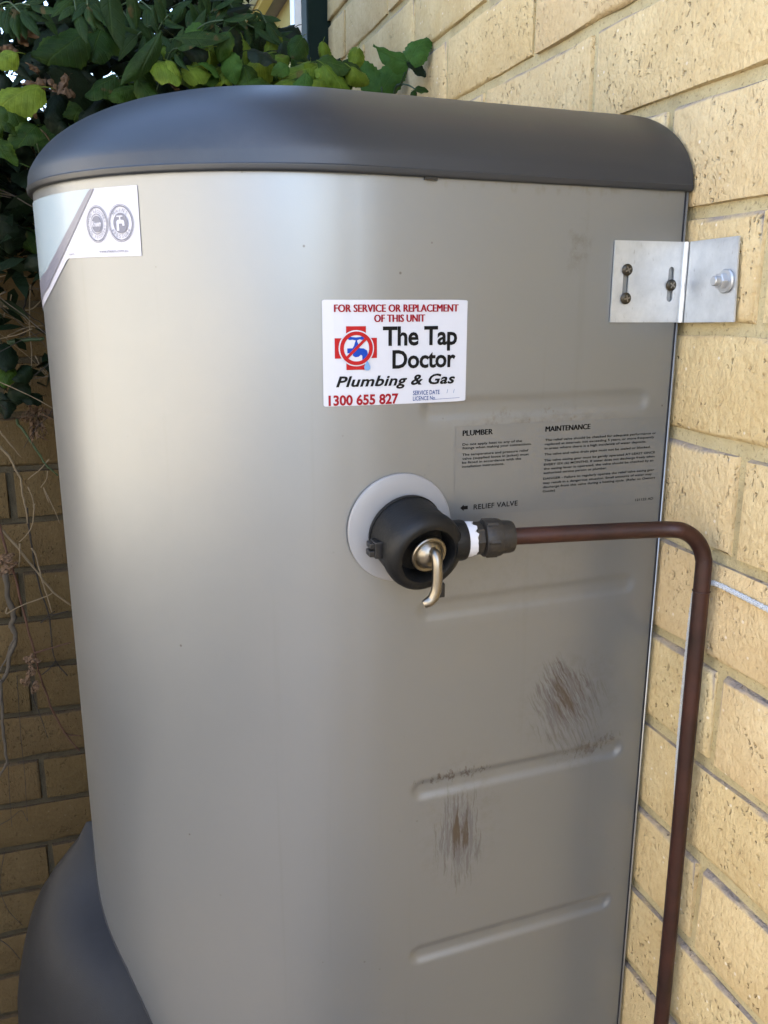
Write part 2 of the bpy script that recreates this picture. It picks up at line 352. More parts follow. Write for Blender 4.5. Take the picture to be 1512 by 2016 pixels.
def lay(wall, meshes, to_world, rot, u0, u1, z0, k0, k1, phase, par, individual, rest_mat):
    """courses k0..k1 below z0, running bond; u along the wall"""
    rest=G(); rr=random.Random(3)
    for k in range(k0,k1):
        top=z0-k*.086-.010; zc=top-.038
        n=-60
        while n<60:
            if (n+par)%2==k%2:
                ub=phase-n*.12; ua=ub-.230          # brick spans ua..ub
                a,b=max(ua,u0),min(ub,u1)
                if b-a>.03:
                    whole=(b-a)>.229; uc=(a+b)/2; d=rr.uniform(-.0012,.0012)
                    me=meshes[rr.randrange(len(meshes))]
                    loc=Vector(to_world(uc,d))+Vector((0,0,zc+H))
                    if individual(uc,zc):
                        o=link('brick',me,wall); o.location=loc-ORG[wall.name]
                        o.rotation_euler=(0,0,rot+(math.pi if rr.random()<.0 else 0))
                        if not whole: o.scale=(1,(b-a)/.230,1)
                    else:
                        mt=Matrix.Translation(loc)@Matrix.Rotation(rot,4,'Z')@Matrix.Diagonal((1,(b-a)/.230,1,1))
                        rest.add([mt@v.co for v in me.vertices],[tuple(f.vertices) for f in me.polygons])
            n+=1
    if rest.f:
        o=rest.out('outer_bricks',rest_mat,wall,True,50); o['kind']='stuff'
W=.437
wallR=thing('brick_wall',(.50,.2,0),'sunny cream brick house wall behind the copper pipe and wall bracket','wall')
lay(wallR,BM,lambda u,d:(W+.03+d,u,0),math.pi,-.773,1.695,.3276,-15,20,1.3366,0,lambda u,z: .28<u and -.86<z<.66,M['brick'])
g=G(); g.box((W+.0048,-.765,0),(W+.18,1.69,2.7)); g.out('mortar_bed',M['mortar'],wallR)
B=1.46
wallB=thing('garden_wall',(-.2,1.50,0),'low shaded brick garden wall with vine stems, behind the heater','wall')
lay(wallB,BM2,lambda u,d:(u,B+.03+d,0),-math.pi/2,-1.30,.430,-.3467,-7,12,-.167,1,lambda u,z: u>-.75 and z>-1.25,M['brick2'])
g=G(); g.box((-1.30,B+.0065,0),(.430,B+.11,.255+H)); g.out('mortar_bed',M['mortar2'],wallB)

# eave of this house above the frame, far wing with its eave, trims
ev=thing('house_eave',(.5,0,2.5),'brown soffit and yellow fascia of the house roof above the brick wall','eave')
g=G(); g.box((.10,-.78,2.70),(.62,1.69,2.715)); g.out('soffit',M['soffit'],ev)
g=G(); g.box((.075,-.78,2.66),(.098,1.69,2.86)); g.out('fascia',M['fascia'],ev)
wg=thing('house_wing',(.52,3,0),'yellow rendered house wing with gutter, seen past the green downpipe','house')
g=G(); g.box((.457,2.07,0),(.70,7.5,2.066)); g.out('wall',M['render'],wg)
g=G(); g.box((.425,2.08,2.068),(.72,7.5,2.080)); g.out('soffit',M['soffit'],wg)
g=G(); g.box((.400,2.08,2.060),(.423,7.5,2.135)); g.out('fascia',M['fascia'],wg)
g=G(); 
gv=[]
for yy in (2.06,7.5):
    for (dx,dz) in ((.398,2.075),(.330,2.075),(.318,2.085),(.312,2.165),(.316,2.170),(.398,2.170)): gv.append((dx,yy,dz))
g.add(gv,[(0,1,2,3,4,5),(11,10,9,8,7,6)]+[(i,(i+1)%6,6+(i+1)%6,6+i) for i in range(6)]); g.out('gutter',M['gutter'],wg)
g=G(); g.add([(.30,2.05,2.172),(.30,7.5,2.172),(2.4,7.5,3.1),(2.4,2.05,3.1),(.30,2.05,2.192),(.30,7.5,2.192),(2.4,7.5,3.12),(2.4,2.05,3.12)],[(0,1,2,3),(7,6,5,4),(0,4,5,1),(1,5,6,2),(2,6,7,3),(3,7,4,0)]); g.out('roof',M['roof'],wg)
dp=thing('downpipe',(.42,1.73,0),'dark green square downpipe at the end of the brick wall','downpipe')
g=G(); g.box((.3985,1.698,0),(.447,1.748,2.65),.004); g.out('pipe',M['green'],dp)
g=G(); g.box((.396,1.6975,.9),(.449,1.751,.93)); g.out('strap',M['green'],dp)
tr=thing('corner_trim',(.40,1.80,0),'white vertical corner trim beside the dark green downpipe','trim')
g=G(); g.box((.397,1.80,0),(.440,1.824,2.6),.002); g.out('board',M['white'],tr)
g=G(); g.box((.441,1.80,0),(.456,2.04,2.6)); g.out('return_board',M['white'],tr)
# boundary fence on the other side of the passage
fc=thing('boundary_fence',(-1.14,-1,0),'cream sheet steel fence on the far side of the side passage','fence')
for i in range(15):
    y0=-6.9+i*.56; g=G(); v=[];f=[]
    for j in range(17):
        xx=-1.14-(.018 if (j//2)%2 else 0); v+=[(xx,y0+j*.0345,.92),(xx,y0+j*.0345,2.0)]
    f=[(2*j,2*j+1,2*j+3,2*j+2) for j in range(16)]; g.add(v,f); g.out('sheet',M['fence'],fc)
    g=G(); g.box((-1.17,y0+.001,0),(-1.135,y0+.552,.915)); g.out('added_base',M['added_base'],fc)  # unseen dark base, added to keep fence bounce off the lower tank
    g=G(); g.box((-1.175,y0-.006,0),(-1.125,y0-.001,2.05)); g.out('post',M['fence'],fc)

# ------------------------------------------------------------------ water heater
Cx,Cy,RB=.163,.779,.2092
PA,PB=(Cx,Cy-RB),(.431,.5838)              # flat side panel from A (tangent) to B (wall end)
PL=math.hypot(PB[0]-PA[0],PB[1]-PA[1]); PD=((PB[0]-PA[0])/PL,(PB[1]-PA[1])/PL); PN=(PD[1],-PD[0])
def raw(s):
    if s>=0: return (PA[0]+PD[0]*s,PA[1]+PD[1]*s)
    t=-s/RB; return (Cx-RB*math.sin(t),Cy-RB*math.cos(t))
DS=.002; CURVE=[]                           # plan curve with the bend easing into the flat
for i in range(-360,160):
    s_=i*DS; hw=.045*max(0,1-abs(s_)/.11); n_=max(1,int(hw/DS)); px=py_=0.0
    for k in range(-n_,n_+1): q_=raw(s_+k*DS); px+=q_[0]; py_+=q_[1]
    CURVE.append((px/(2*n_+1),py_/(2*n_+1)))
def surf(s,z,off=0):
    """s: metres along the casing, 0 at the tangent line, + to the wall, - round the nose; z relative to eye level"""
    f_=s/DS+360; i=max(1,min(len(CURVE)-3,int(f_))); t=f_-i
    a,b=CURVE[i],CURVE[i+1]; x=a[0]+(b[0]-a[0])*t; y=a[1]+(b[1]-a[1])*t
    p0,p1,p2,p3=CURVE[i-1],a,b,CURVE[i+2]
    dx=(p2[0]-p0[0])*(1-t)+(p3[0]-p1[0])*t; dy=(p2[1]-p0[1])*(1-t)+(p3[1]-p1[1])*t; L_=math.hypot(dx,dy)
    return (x+dy/L_*off,y-dx/L_*off,z+H)
RIBS=[(-.078,.050,.2475),(-.232,.050,.2475),(-.386,.046,.2475),(-.544,.046,.2485),(-.702,.046,.2485)]
def ribdepth(s,z):
    d=0
    for zc,a,b in RIBS:
        if abs(z-zc)<.03:
            r=.0085; dx=max(a+r-s,0,s-(b-r)); q_=math.hypot(dx,z-zc)-r
            d=max(d,.0025*ss(.0018,-.0055,q_)*(1 if zc<-.3 else .6))
    return d
heater=thing('water_heater',(.19,.78,.05),'tall champagne silver storage water heater with charcoal domed lid','water heater')
ss_=[]; s=-RB*math.pi
while s<-.0001: ss_.append(s); s+=RB*math.pi/90
s=0.0
while s<PL-.001: ss_.append(s); s+=.0035 if s<.04 else .0028
ss_.append(PL)
zz=[-1.30,-1.1,-.9,-.8]
z=-.74
while z<.083:
    zz.append(z)
    near=min(abs(z-r[0]) for r in RIBS); z+= .0018 if near<.016 else .008
zz.append(.083)
g=G(); nS=len(ss_)
for z in zz:
    for s in ss_: g.v.append(surf(s,z,-ribdepth(s,z)))
    # far side back to the wall
    g.v.append((PB[0],2*Cy-PB[1],z+H)); g.v.append((PB[0]+.0,Cy,z+H))
nS+=2
# order: far nose end is index 0 -> join back points
for i in range(len(zz)-1):
    for j in range(nS):
        j2=(j+1)%nS
        if j==nS-3: jj=(nS-3,nS-1)
        elif j==nS-2: jj=(nS-2,0)
        elif j==nS-1: jj=(nS-1,nS-2)
        else: jj=(j,j+1)
        g.f.append((i*nS+jj[0],i*nS+jj[1],(i+1)*nS+jj[1],(i+1)*nS+jj[0]))
body=g.out('casing',M['enamel'],heater,True,40); body.data.materials.append(M['enamel2'])
for pg in body.data.polygons:
    c=pg.center+ORG[body.name]
    if c.x>.19 and c.y<.62 and H-.54<c.z<H+.07: pg.material_index=1
# folded edge next to the wall
g=G(); g.tube([(PB[0]+.0013,PB[1]+.0002,H-1.3),(PB[0]+.0013,PB[1]+.0002,H+.081)],.0011,8); g.out('edge_fold',M['seam'],heater,True)
g=G(); g.box((PB[0]-.0010,PB[1]-.0008,H-1.3),(PB[0]-.0001,PB[1]+.002,H+.081)); g.out('edge_gap',M['gap'],heater)
# lid: dome swept round the plan by insets
RL=RB+.0042
def ring(d,zr,n=64):
    """plan of the lid inset by d"""
    pts=[]; r=max(RL-d,.004)
    ya=PB[1]-.0046+d*1.0; k_=(PB[1]-.0046)-(Cy-RL)
    if Cy-ya<.004: ya=Cy-.004
    wave=0
    for i in range(14):
        t=i/13; x=.4335+(Cx-.4335)*t; y=ya+((Cy-r)-ya)*(t**1.25)
        pts.append((x,y,zr+H))
    for i in range(1,n): a=math.pi*i/n; pts.append((Cx-r*math.sin(a),Cy-r*math.cos(a),zr+H))
    for i in range(14):
        t=1-i/13; x=.4335+(Cx-.4335)*t; y=2*Cy-(ya+((Cy-r)-ya)*(t**1.25)); pts.append((x,y,zr+H))
    return pts
prof=[(.010,.081),(.0035,.0795),(.0012,.0795),(.0004,.0802),(0,.0812),(-.0002,.0838),(.0003,.0843),(.0005,.0850),(.0013,.0920),(.0030,.0970),(.0060,.1020),(.0100,.1078),(.0155,.1140),(.0220,.1198),(.030,.1256),(.040,.1316),(.052,.1374),(.066,.1428),(.084,.1480),(.105,.1522),(.130,.1553),(.160,.1573),(.205,.1580)]
g=G(); n0=len(ring(0,0))
for d,zr in prof: g.v+=ring(d,zr)
for i in range(len(prof)-1):
    for j in range(n0-1): g.f.append((i*n0+j,i*n0+j+1,(i+1)*n0+j+1,(i+1)*n0+j))
g.f.append(tuple((len(prof)-1)*n0+j for j in range(n0)))
e=[i*n0 for i in range(len(prof))]+[i*n0+n0-1 for i in reversed(range(len(prof)))]; g.f.append(tuple(e))
lid=g.out('lid',M['lid'],heater,True,45)
g=G(); s0=.060
g.add([surf(.050,.0796,.0030),surf(.059,.0796,.0030),surf(.059,.0776,.0030),surf(.050,.0779,.0030),surf(.050,.0796,0),surf(.059,.0796,0),surf(.059,.0776,0),surf(.050,.0779,0)],[(0,1,2,3),(0,4,5,1),(1,5,6,2),(2,6,7,3),(3,7,4,0)]); g.out('lid_clip',M['rubber2'],lid)
# bulging lower front cover
EDGE=[(90,-.492),(87,-.515),(84,-.540),(78,-.558),(70,-.571),(63,-.584),(57,-.606),(53,-.626),(47,-.672),(42,-.74),(39,-.84),(37,-1.0),(36,-1.25)]
BUL=[(-.492,.002),(-.510,.012),(-.523,.023),(-.542,.038),(-.570,.053),(-.596,.0640),(-.618,.0705),(-.643,.0765),(-.663,.0800),(-.69,.0815),(-.72,.081),(-.80,.079),(-1.0,.076),(-1.25,.074)]
def lerp(tab,x):
    for (a,b),(c,d) in zip(tab,tab[1:]):
        if (a<=x<=c) or (c<=x<=a): return b+(d-b)*(x-a)/(c-a)
    return tab[-1][1] if abs(x-tab[-1][0])<abs(x-tab[0][0]) else tab[0][1]
EZ=[(b,a) for a,b in EDGE]
g=G(); zc=[-.4925,-.497,-.503,-.51]; z=-.52
while z>-1.25: zc.append(z); z-=.011
nC=34
for z in zc:
    te=lerp(EZ,z); bl=lerp(BUL,z)
    for j in range(nC+1):
        u=-1+2*j/nC; uu=math.copysign(abs(u)**1.0,u); th=90+uu*(90-te); b=.003+bl*max(0,1-abs(uu)**2.2)**.72
        if j in (0,nC): b=.0004
        r=RB+b; g.v.append((Cx-r*math.sin(R_(th)),Cy-r*math.cos(R_(th)),z+H))
for i in range(len(zc)-1):
    for j in range(nC): a=i*(nC+1)+j; g.f.append((a,a+1,a+nC+2,a+nC+1))
g.out('front_cover',M['cover'],heater,True,60)
g=G(); pts=[surf(-R_(lerp(EZ,z))*RB,z,.0002) for z in zc[1:]]; g.tube(pts,.0011,6); g.out('cover_gap',M['gap'],heater,True)

# ---- print on the casing
TXT={}
def glyphs(text, bold=0.0, shear=0.0, space=1.0):
    key=(text,bold,shear,space)
    if key in TXT: return TXT[key]
    cu=bpy.data.curves.new('t','FONT'); cu.body=text; cu.size=1; cu.offset=bold; cu.shear=shear; cu.resolution_u=3; cu.space_character=space; cu.fill_mode='FRONT'
    o=bpy.data.objects.new('t',cu); COL.objects.link(o); dg=bpy.context.evaluated_depsgraph_get(); dg.update()
    me=bpy.data.meshes.new_from_object(o.evaluated_get(dg)); v=[(q.co.x,q.co.y) for q in me.vertices]; f=[tuple(q.vertices) for q in me.polygons]
    bpy.data.objects.remove(o); bpy.data.curves.remove(cu); bpy.data.meshes.remove(me)
    TXT[key]=(v,f); return v,f
CAP=max(q[1] for q in glyphs('H')[0])
def put_text(g, text, x0, x1, base, cap, M2, bold=0.0, shear=0.0, fit=True, space=1.0):
    """lay a line between x0 and x1 (label coordinates), M2 maps label coordinates to 3-D"""
    v,f=glyphs(text,bold,shear,space)
    a=min(q[0] for q in v); b=max(q[0] for q in v); k=(x1-x0)/(b-a)
    g.add([M2(x0+(q[0]-a)*k, base+q[1]*cap/CAP) for q in v], f)
def put_poly(g, pts, M2): g.add([M2(*q) for q in pts],[tuple(range(len(pts)))])
def put_ring(g, cx, cy, rx, ry, wd, M2, n=48):
    v=[];f=[]
    for i in range(n):
        a=2*math.pi*i/n; c_,s_=math.cos(a),math.sin(a); v.append(M2(cx+rx*c_,cy+ry*s_)); v.append(M2(cx+(rx-wd)*c_,cy+(ry-wd)*s_))
    for i in range(n): j=(i+1)%n; f.append((2*i,2*j,2*j+1,2*i+1))
    g.add(v,f)
def put_disc(g, cx, cy, rx, ry, M2, n=32): put_poly(g,[(cx+rx*math.cos(2*math.pi*i/n),cy+ry*math.sin(2*math.pi*i/n)) for i in range(n)],M2)
def arc_text(g, text, cx, cy, r, h, a0, a1, M2, inward=False, sx=1.0):
    """letters round a ring; angles in degrees from 12 o'clock, clockwise"""
    n=len(text)
    for i,ch in enumerate(text):
        if ch==' ': continue
        a=R_(a0+(a1-a0)*(i+.5)/n); v,f=glyphs(ch,.0)
        x0=min(q[0] for q in v); x1=max(q[0] for q in v); k=h/CAP
        wv=[]
        for q in v:
            lx=(q[0]-(x0+x1)/2)*k*.95; ly=q[1]*k
            if not inward: px,py=math.sin(a)*(r+ly)+math.cos(a)*lx, math.cos(a)*(r+ly)-math.sin(a)*lx
            else: px,py=math.sin(a)*(r-ly)-math.cos(a)*lx, math.cos(a)*(r-ly)+math.sin(a)*lx
            wv.append(M2(cx+px*sx,cy+py))
        g.add(wv,f)
def grid_patch(g, a,b,c,d, M2, nx=14, ny=2):
    """quad a b c d in label coordinates, curved with the casing"""
    v=[];f=[]
    for j in range(ny+1):
        for i in range(nx+1):
            u,t=i/nx,j/ny
            x=(a[0]*(1-u)+b[0]*u)*(1-t)+(d[0]*(1-u)+c[0]*u)*t; y=(a[1]*(1-u)+b[1]*u)*(1-t)+(d[1]*(1-u)+c[1]*u)*t
            v.append(M2(x,y))
    for j in range(ny):
        for i in range(nx): q_=j*(nx+1)+i; f.append((q_,q_+1,q_+nx+2,q_+nx+1))
    g.add(v,f)
def on(off): return lambda s,z: surf(s,z,off)
# service sticker (millimetres of its own: u 0..1355, v 0..965 down)
def sv(off): 
    def f(u,v):
        s=-.0224+.1073*(u-68)/1355; z=-.0006-.0718*(v-97)/962
        return surf(s,z,off)
    return f
st=G(); A_=[(68+18,97),(1423-10,97),(1423,97+10),(1423,1059-12),(1423-12,1059),(68+12,1059),(68,1059-14),(68,97+16)]
# rounded sheet split in strips so it follows the curve
vv=[];ff=[]
cols=[68,74,86]+[86+i*(1327/16) for i in range(1,16)]+[1413,1423]
for u in cols:
    e_=0 if 80<u<1412 else (14 if u in (68,1423) else 5)
    vv+= [sv(.0005)(u,97+e_),sv(.0005)(u,1059-e_)]
ff=[(2*i,2*i+2,2*i+3,2*i+1) for i in range(len(cols)-1)]
st.add(vv,ff); stick=st.out('service_sticker',M['sticker'],heater)
tag(stick,'white plumber service sticker with red heading and tap emblem')
def inv(fn): return lambda u,v: fn(u,-v)
S1=inv(sv(.0008)); S2=inv(sv(.0010)); S3=inv(sv(.0012)); S4=inv(sv(.0014))
g=G()
for k,fn in enumerate((S1,inv(sv(.0009)),S2)):
    put_text(g,'FOR SERVICE OR REPLACEMENT',170+k*3.5,1325+k*3.5,-205,66,fn,space=1.02); put_text(g,'OF THIS UNIT',527+k*3.5,1000+k*3.5,-296,66,fn,space=1.02)
g.out('heading',M['ink_red'],stick)
g=G(); put_text(g,'1300 655 827',112,757,-1050,88,S1,.035); g.out('phone_number',M['ink_red'],stick)
g=G(); put_text(g,'The Tap',608,1325,-508,165,S1,.026,space=.97); put_text(g,'Doctor',697,1313,-720,160,S1,.026,space=.97); put_text(g,'Plumbing & Gas',180,1312,-880,92,S1,.028,.28,space=1.05); g.out('black_lettering',M['ink_black'],stick)
g=G(); put_text(g,'SERVICE DATE',897,1160,-980,40,S1,.01); put_text(g,'LICENCE No.',897,1122,-1033,38,S1,.01); put_poly(g,[(1122,-1031),(1362,-1024),(1362,-1021),(1122,-1028)],S1); g.out('blue_lettering',M['ink_blue'],stick)
g=G()
for x in (1230,1296): put_poly(g,[(x,-975),(x+4,-975),(x+13,-937),(x+9,-937)],S1)
g.out('date_strokes',M['ink_line'],stick)
g=G(); put_poly(g,[(275,-332),(453,-332),(453,-438),(553,-438),(553,-622),(453,-622),(453,-727),(275,-727),(275,-622),(173,-622),(173,-438),(275,-438)],S1); g.out('red_cross',M['ink_red2'],stick)
g=G(); put_disc(g,366,-531,159,164,S2,48); g.out('emblem_disc',M['sticker'],stick)
g=G(); put_ring(g,366,-531,148,153,34,S4)
a=math.pi/4; bx=[(-122,-12),(122,-12),(122,14),(-122,14)]; put_poly(g,[(366+x*math.cos(a)-y*math.sin(a),-531+x*math.sin(a)+y*math.cos(a)) for x,y in bx],S4); g.out('emblem_ring',M['ink_red2'],stick)
g=G(); 
tapp=[(283,-530),(330,-530),(345,-505),(352,-480),(360,-460),(330,-452),(305,-455),(285,-445),(285,-425),(300,-415),(320,-428),(362,-432),(405,-428),(425,-415),(440,-430),(438,-448),(420,-456),(395,-450),(372,-460),(378,-480),(390,-505),(395,-530),(430,-532),(462,-552),(470,-590),(470,-637),(418,-637),(418,-600),(405,-590),(385,-608),(355,-612),(335,-600),(330,-575),(283,-575)]
put_poly(g,tapp,S3); g.out('emblem_tap',M['ink_sky'],stick)
g=G(); put_poly(g,[(462,-640),(478,-672),(490,-700),(488,-722),(474,-734),(455,-734),(438,-724),(433,-700),(446,-672)],S4); g.out('emblem_drop',M['ink_drop'],stick)
# brand label at the nose
LOW=[(-.1464,.0280),(-.2238,.0281),(-.2308,.0231),(-.2384,.0181),(-.2470,.0129),(-.2569,.0076),(-.2691,.0022),(-.2863,-.0034),(-.3168,-.0094),(-.3290,-.0105)]
STR=[(-.1850,.0726),(-.1943,.0628),(-.2045,.0525),(-.2159,.0419),(-.2290,.0311),(-.2448,.0200),(-.2658,.0083),(-.3170,-.0042),(-.3290,-.0052)]
STL=[(-.1897,.0726),(-.1987,.0648),(-.2085,.0563),(-.2195,.0478),(-.2320,.0390),(-.2470,.0300),(-.2670,.0208),(-.3152,.0115),(-.3290,.0105)]
def strip(name, s0, s1, lo, hi, off, mat, par, n=40):
    g=G(); v=[]
    for i in range(n+1): s=s0+(s1-s0)*i/n; v+=[surf(s,lo(s),off),surf(s,hi(s),off)]
    g.add(v,[(2*i,2*i+2,2*i+3,2*i+1) for i in range(n)]); return g.out(name,mat,par,True)
TOP=.0728
bl_=strip('brand_label',-.3290,-.1464,lambda s:lerp(LOW,s),lambda s:TOP,.0005,M['label'],heater,60); tag(bl_,'white and pale blue maker label with two round seals')
strip('blue_field',-.3290,-.1897,lambda s:lerp(STL,s),lambda s:TOP-.0001,.0008,M['label_blue'],bl_)
strip('grey_stripe',-.3290,-.1850,lambda s:lerp(STR,s),lambda s:min(TOP-.0001,lerp(STL,s)) if s<-.1897 else TOP-.0001,.0010,M['label_grey'],bl_)
Lp=on(.0011); g=G()
for cx_,cz_ in ((-.1846,.0497),(-.1620,.0495)):
    put_ring(g,cx_,cz_,.0112,.0122,.0003,Lp); put_ring(g,cx_,cz_,.0104,.0114,.0008,Lp)
arc_text(g,'HIGH RECOVERY',-.1846,.0497,.0075,.0018,-86,86,Lp); arc_text(g,'HIGH RECOVERY',-.1846,.0497,.0094,.0018,266,94,Lp,True)
put_ring(g,-.1846,.0497,.0064,.0068,.0005,Lp); put_disc(g,-.1846,.0497,.0050,.0054,Lp)
arc_text(g,'MAINS',-.1620,.0495,.0073,.0022,-52,52,Lp); arc_text(g,'PRESSURE',-.1620,.0495,.0096,.0022,245,115,Lp,True)
put_disc(g,-.1620,.0495,.0064,.0066,Lp)
put_text(g,'www.rheem.com.au',-.1842,-.1570,.0307,.0020,Lp,.0); put_text(g,'136670',-.2215,-.2130,.0302,.0012,Lp)
g.out('seal_print',M['ink_grey'],bl_)
Lq=on(.0013); g=G()
put_text(g,'Rheem',-.1893,-.1799,.0482,.0034,Lq,.03)
c0,c1=-.1620,.0495
for P_ in ([(-.0030,.0048),(.0024,.0048),(.0024,.0040),(.0004,.0040),(.0004,.0022),(.0030,.0018),(.0036,.0006),(.0036,-.0018),(.0018,-.0018),(.0016,-.0004),(-.0012,-.0004),(-.0012,-.0050),(-.0034,-.0050),(-.0034,.0008),(-.0026,.0020),(-.0008,.0022),(-.0008,.0040),(-.0030,.0040)],):
    put_poly(g,[(c0+x,c1+y) for x,y in P_],Lq)
g.out('seal_lettering',M['label'],bl_)
g=G()
for i in range(3): put_text(g,'RHEEM'[i],-.3240+i*.0012,-.3195+i*.0012,.0005-.0045*i,.0028,Lp,.02)
g.out('edge_lettering',M['label'],bl_)
# instruction film
g=G(); grid_patch(g,(.0778,-.0908),(.2665,-.0920),(.2662,-.1645),(.0778,-.1588),on(.0004),8,4); fl=g.out('instruction_label',M['film'],heater); tag(fl,'silver plumber and maintenance instruction label')
Lf=on(.0007); g=G()

for k in range(3): put_text(g,'PLUMBER',.0833+k*.00016,.1080+k*.00016,-.0981,.0040,on(.0007+k*.00008))
g.out('plumber_heading',M['ink_black'],fl); g=G()
for k in range(3): put_text(g,'MAINTENANCE',.1537+k*.00016,.1939+k*.00016,-.0987,.0040,on(.0007+k*.00008))
g.out('maintenance_heading',M['ink_black'],fl); g=G()
put_text(g,'RELIEF VALVE',.0940,.1320,-.1550,.0038,Lf,.014,space=1.05); g.out('relief_heading',M['ink_black'],fl); g=G()
put_poly(g,[(.0827,-.1529),(.0857,-.1505),(.0857,-.1516),(.0891,-.1516),(.0891,-.1543),(.0857,-.1543),(.0857,-.1554)],Lf); g.out('arrow',M['ink_black'],fl)
c1t=['Do not apply heat to any of the','fittings when making your connections.','The temperature and pressure relief','valve (supplied loose in jacket) must','be fitted in accordance with the','installation instructions.']
c1z=[-.1054,-.1082,-.1131,-.1161,-.1191,-.1221]; c1w=[.1335,.1420,.1395,.1400,.1335,.1190]
c2t=['The relief valve should be checked for adequate performance or','replaced at intervals not exceeding 5 years, or more frequently','in areas where there is a high incidence of water deposits.','The valve and valve drain pipe must not be sealed or blocked.','The valve easing gear must be gently operated AT LEAST ONCE','EVERY SIX (6) MONTHS. If water does not discharge freely when','the easing lever is operated, the valve should be checked by an','authorised service person or plumber.','DANGER - Failure to regularly operate the relief valve easing gear','may result in a dangerous situation. Small amounts of water may','discharge from this valve during a heating cycle. (Refer to Owners','Guide)']
c2z=[-.1059,-.1091,-.1124,-.1170,-.1218,-.1251,-.1284,-.1317,-.1363,-.1397,-.1430,-.1463]; c2w=[.2575,.2560,.2485,.2530,.2580,.2580,.2570,.2120,.2585,.2565,.2600,.1650]
g=G()
for t,z,x1 in zip(c1t,c1z,c1w): put_text(g,t,.0834,x1,z,.0017,Lf,.012)
for t,z,x1 in zip(c2t,c2z,c2w): put_text(g,t,.1538,x1,z-.0002,.0017,Lf,.012)
put_text(g,'121122 AD',.2420,.2598,-.1609,.0019,Lf,.012); g.out('small_print',M['ink_black'],fl)

# ------------------------------------------------------------------ relief valve
valve=thing('relief_valve',(.20,.55,H-.165),'black rubber covered relief valve with bent nickel lever, on heater side','valve')
g=G(); g.lathe([(0,.0405),(.0014,.0407),(.0022,.0402),(.0026,.0392),(.0032,.0300),(.0034,.0005)],(.1966,.5712,H-.1633),(-.052*-1,-1,0),64); g.out('escutcheon_disc',M['disc'],valve,True,35)
ax=Vector((.0049,-.036,-.0094)).normalized(); b0=Vector((.1993,.5695,H-.1648))
g=G(); g.lathe([(0,.0285),(.0020,.0290),(.0035,.0292),(.0036,.0284),(.006,.0282),(.0280,.0287),(.0283,.0296),(.0335,.0297),(.0380,.0285),(.0402,.0262),(.0410,.0236),(.0405,.0212),(.0375,.0196),(.0300,.0186),(.0255,.0184),(.0250,.0005)],b0,ax,56); vb=g.out('housing',M['rubber'],valve,True,40)
fc_=b0+ax*.034
g=G(); g.lathe([(0,.0115),(.0010,.0132),(.0028,.0134),(.0036,.0128),(.0036,.0112),(.0030,.0104),(.0042,.0098),(.0075,.0080),(.0090,.0050),(.0094,.0005)],b0+ax*.0365+Vector((.0008,0,.0008)),ax,40); g.out('lever_cap',M['chrome'],valve,True,35)
p0=b0+ax*.039+Vector((.0012,0,.0040))
# lever: square bar that comes out, drops and curls under
pts=smoothpath([p0,p0+Vector((.0003,-.0090,.0002)),p0+Vector((.0006,-.0128,-.0040)),p0+Vector((.0006,-.0140,-.0150)),p0+Vector((-.0002,-.0140,-.0250)),p0+Vector((-.0030,-.0135,-.0315)),p0+Vector((-.0085,-.0125,-.0350))],5)
g=G(); g.tube(pts,[.0037]*(len(pts)-3)+[.0035,.0033,.0027],8,twist=math.pi/8); g.out('lever',M['chrome'],valve,True,50)
g=G(); g.box((.1655,.5445,H-.1760),(.1745,.5540,H-.1715),.0006); g.box((.1658,.5445,H-.1700),(.1745,.5540,H-.1660),.0006); g.box((.1690,.5430,H-.1770),(.1760,.5550,H-.1650),.0006); g.out('side_clip',M['rubber2'],valve)
g=G(); g.box((.2130,.5310,H-.2065),(.2175,.5375,H-.1960),.0008); g.out('bottom_clip',M['rubber2'],valve)
oy,oz=.5445,H-.1688
g=G(); g.lathe([(-.0035,.0148),(.004,.0150),(.0062,.0146),(.0066,.0128)],(.2300,oy+.001,oz-.0005),(1,0,0),36); g.out('outlet_collar',M['rubber'],valve,True,40)
rr=random.Random(5); jg=[rr.uniform(-.0016,.0022) for _ in range(36)]
g=G(); g.lathe([(0,.0128),(.0002,.0133),(.0055,.0129),(.0058,.0118)],(.2362,oy,oz),(1,0,0),36,jag=lambda i,j: jg[j] if i>=2 else 0); g.out('thread_tape',M['tape'],valve,True,30)
g=G(); g.lathe([(0,.0108),(.004,.0116),(.0045,.0126),(.0100,.0126),(.0105,.0112),(.013,.0108)],(.2385,oy,oz),(1,0,0),8); g.out('adaptor_nut',M['brass'],valve,False)

# ------------------------------------------------------------------ copper drain pipe with its compression nut
pipe=thing('drain_pipe',(.4245,.512,.05),'browned copper drain pipe bending down from the relief valve','pipe')
pr=.0063
pth=[Vector((.268,.5430,H-.1692)),Vector((.33,.5345,H-.1690)),Vector((.385,.5245,H-.1686))]
c=Vector((.3945,.5195,H-.1985)); rad=.030
for i in range(1,10):
    a=math.pi/2*(i/9); pth.append(Vector((.3945+rad*math.sin(a),.5215-.0035*i/9-.002,H-.1985+rad*math.cos(a)+.0004)))
pth+= [Vector((.4245,.5158,H-.23)),Vector((.4247,.5150,H-.40)),Vector((.4245,.5135,H-.65)),Vector((.4245,.512,.06))]
P2=smoothpath(pth,4); g=G(); g.tube(P2,pr,20); g.out('tube',M['copper'],pipe,True,50)
g=G(); g.lathe([(0,.0112),(.0008,.0136),(.0030,.0142),(.0110,.0142),(.0135,.0136),(.0136,.0124),(.0210,.0120),(.0232,.0113),(.0234,.0080)],(.2505,.5443,H-.1690),(1,-.10,0),36); nut=g.out('compression_nut',M['brass'],pipe,True,35)
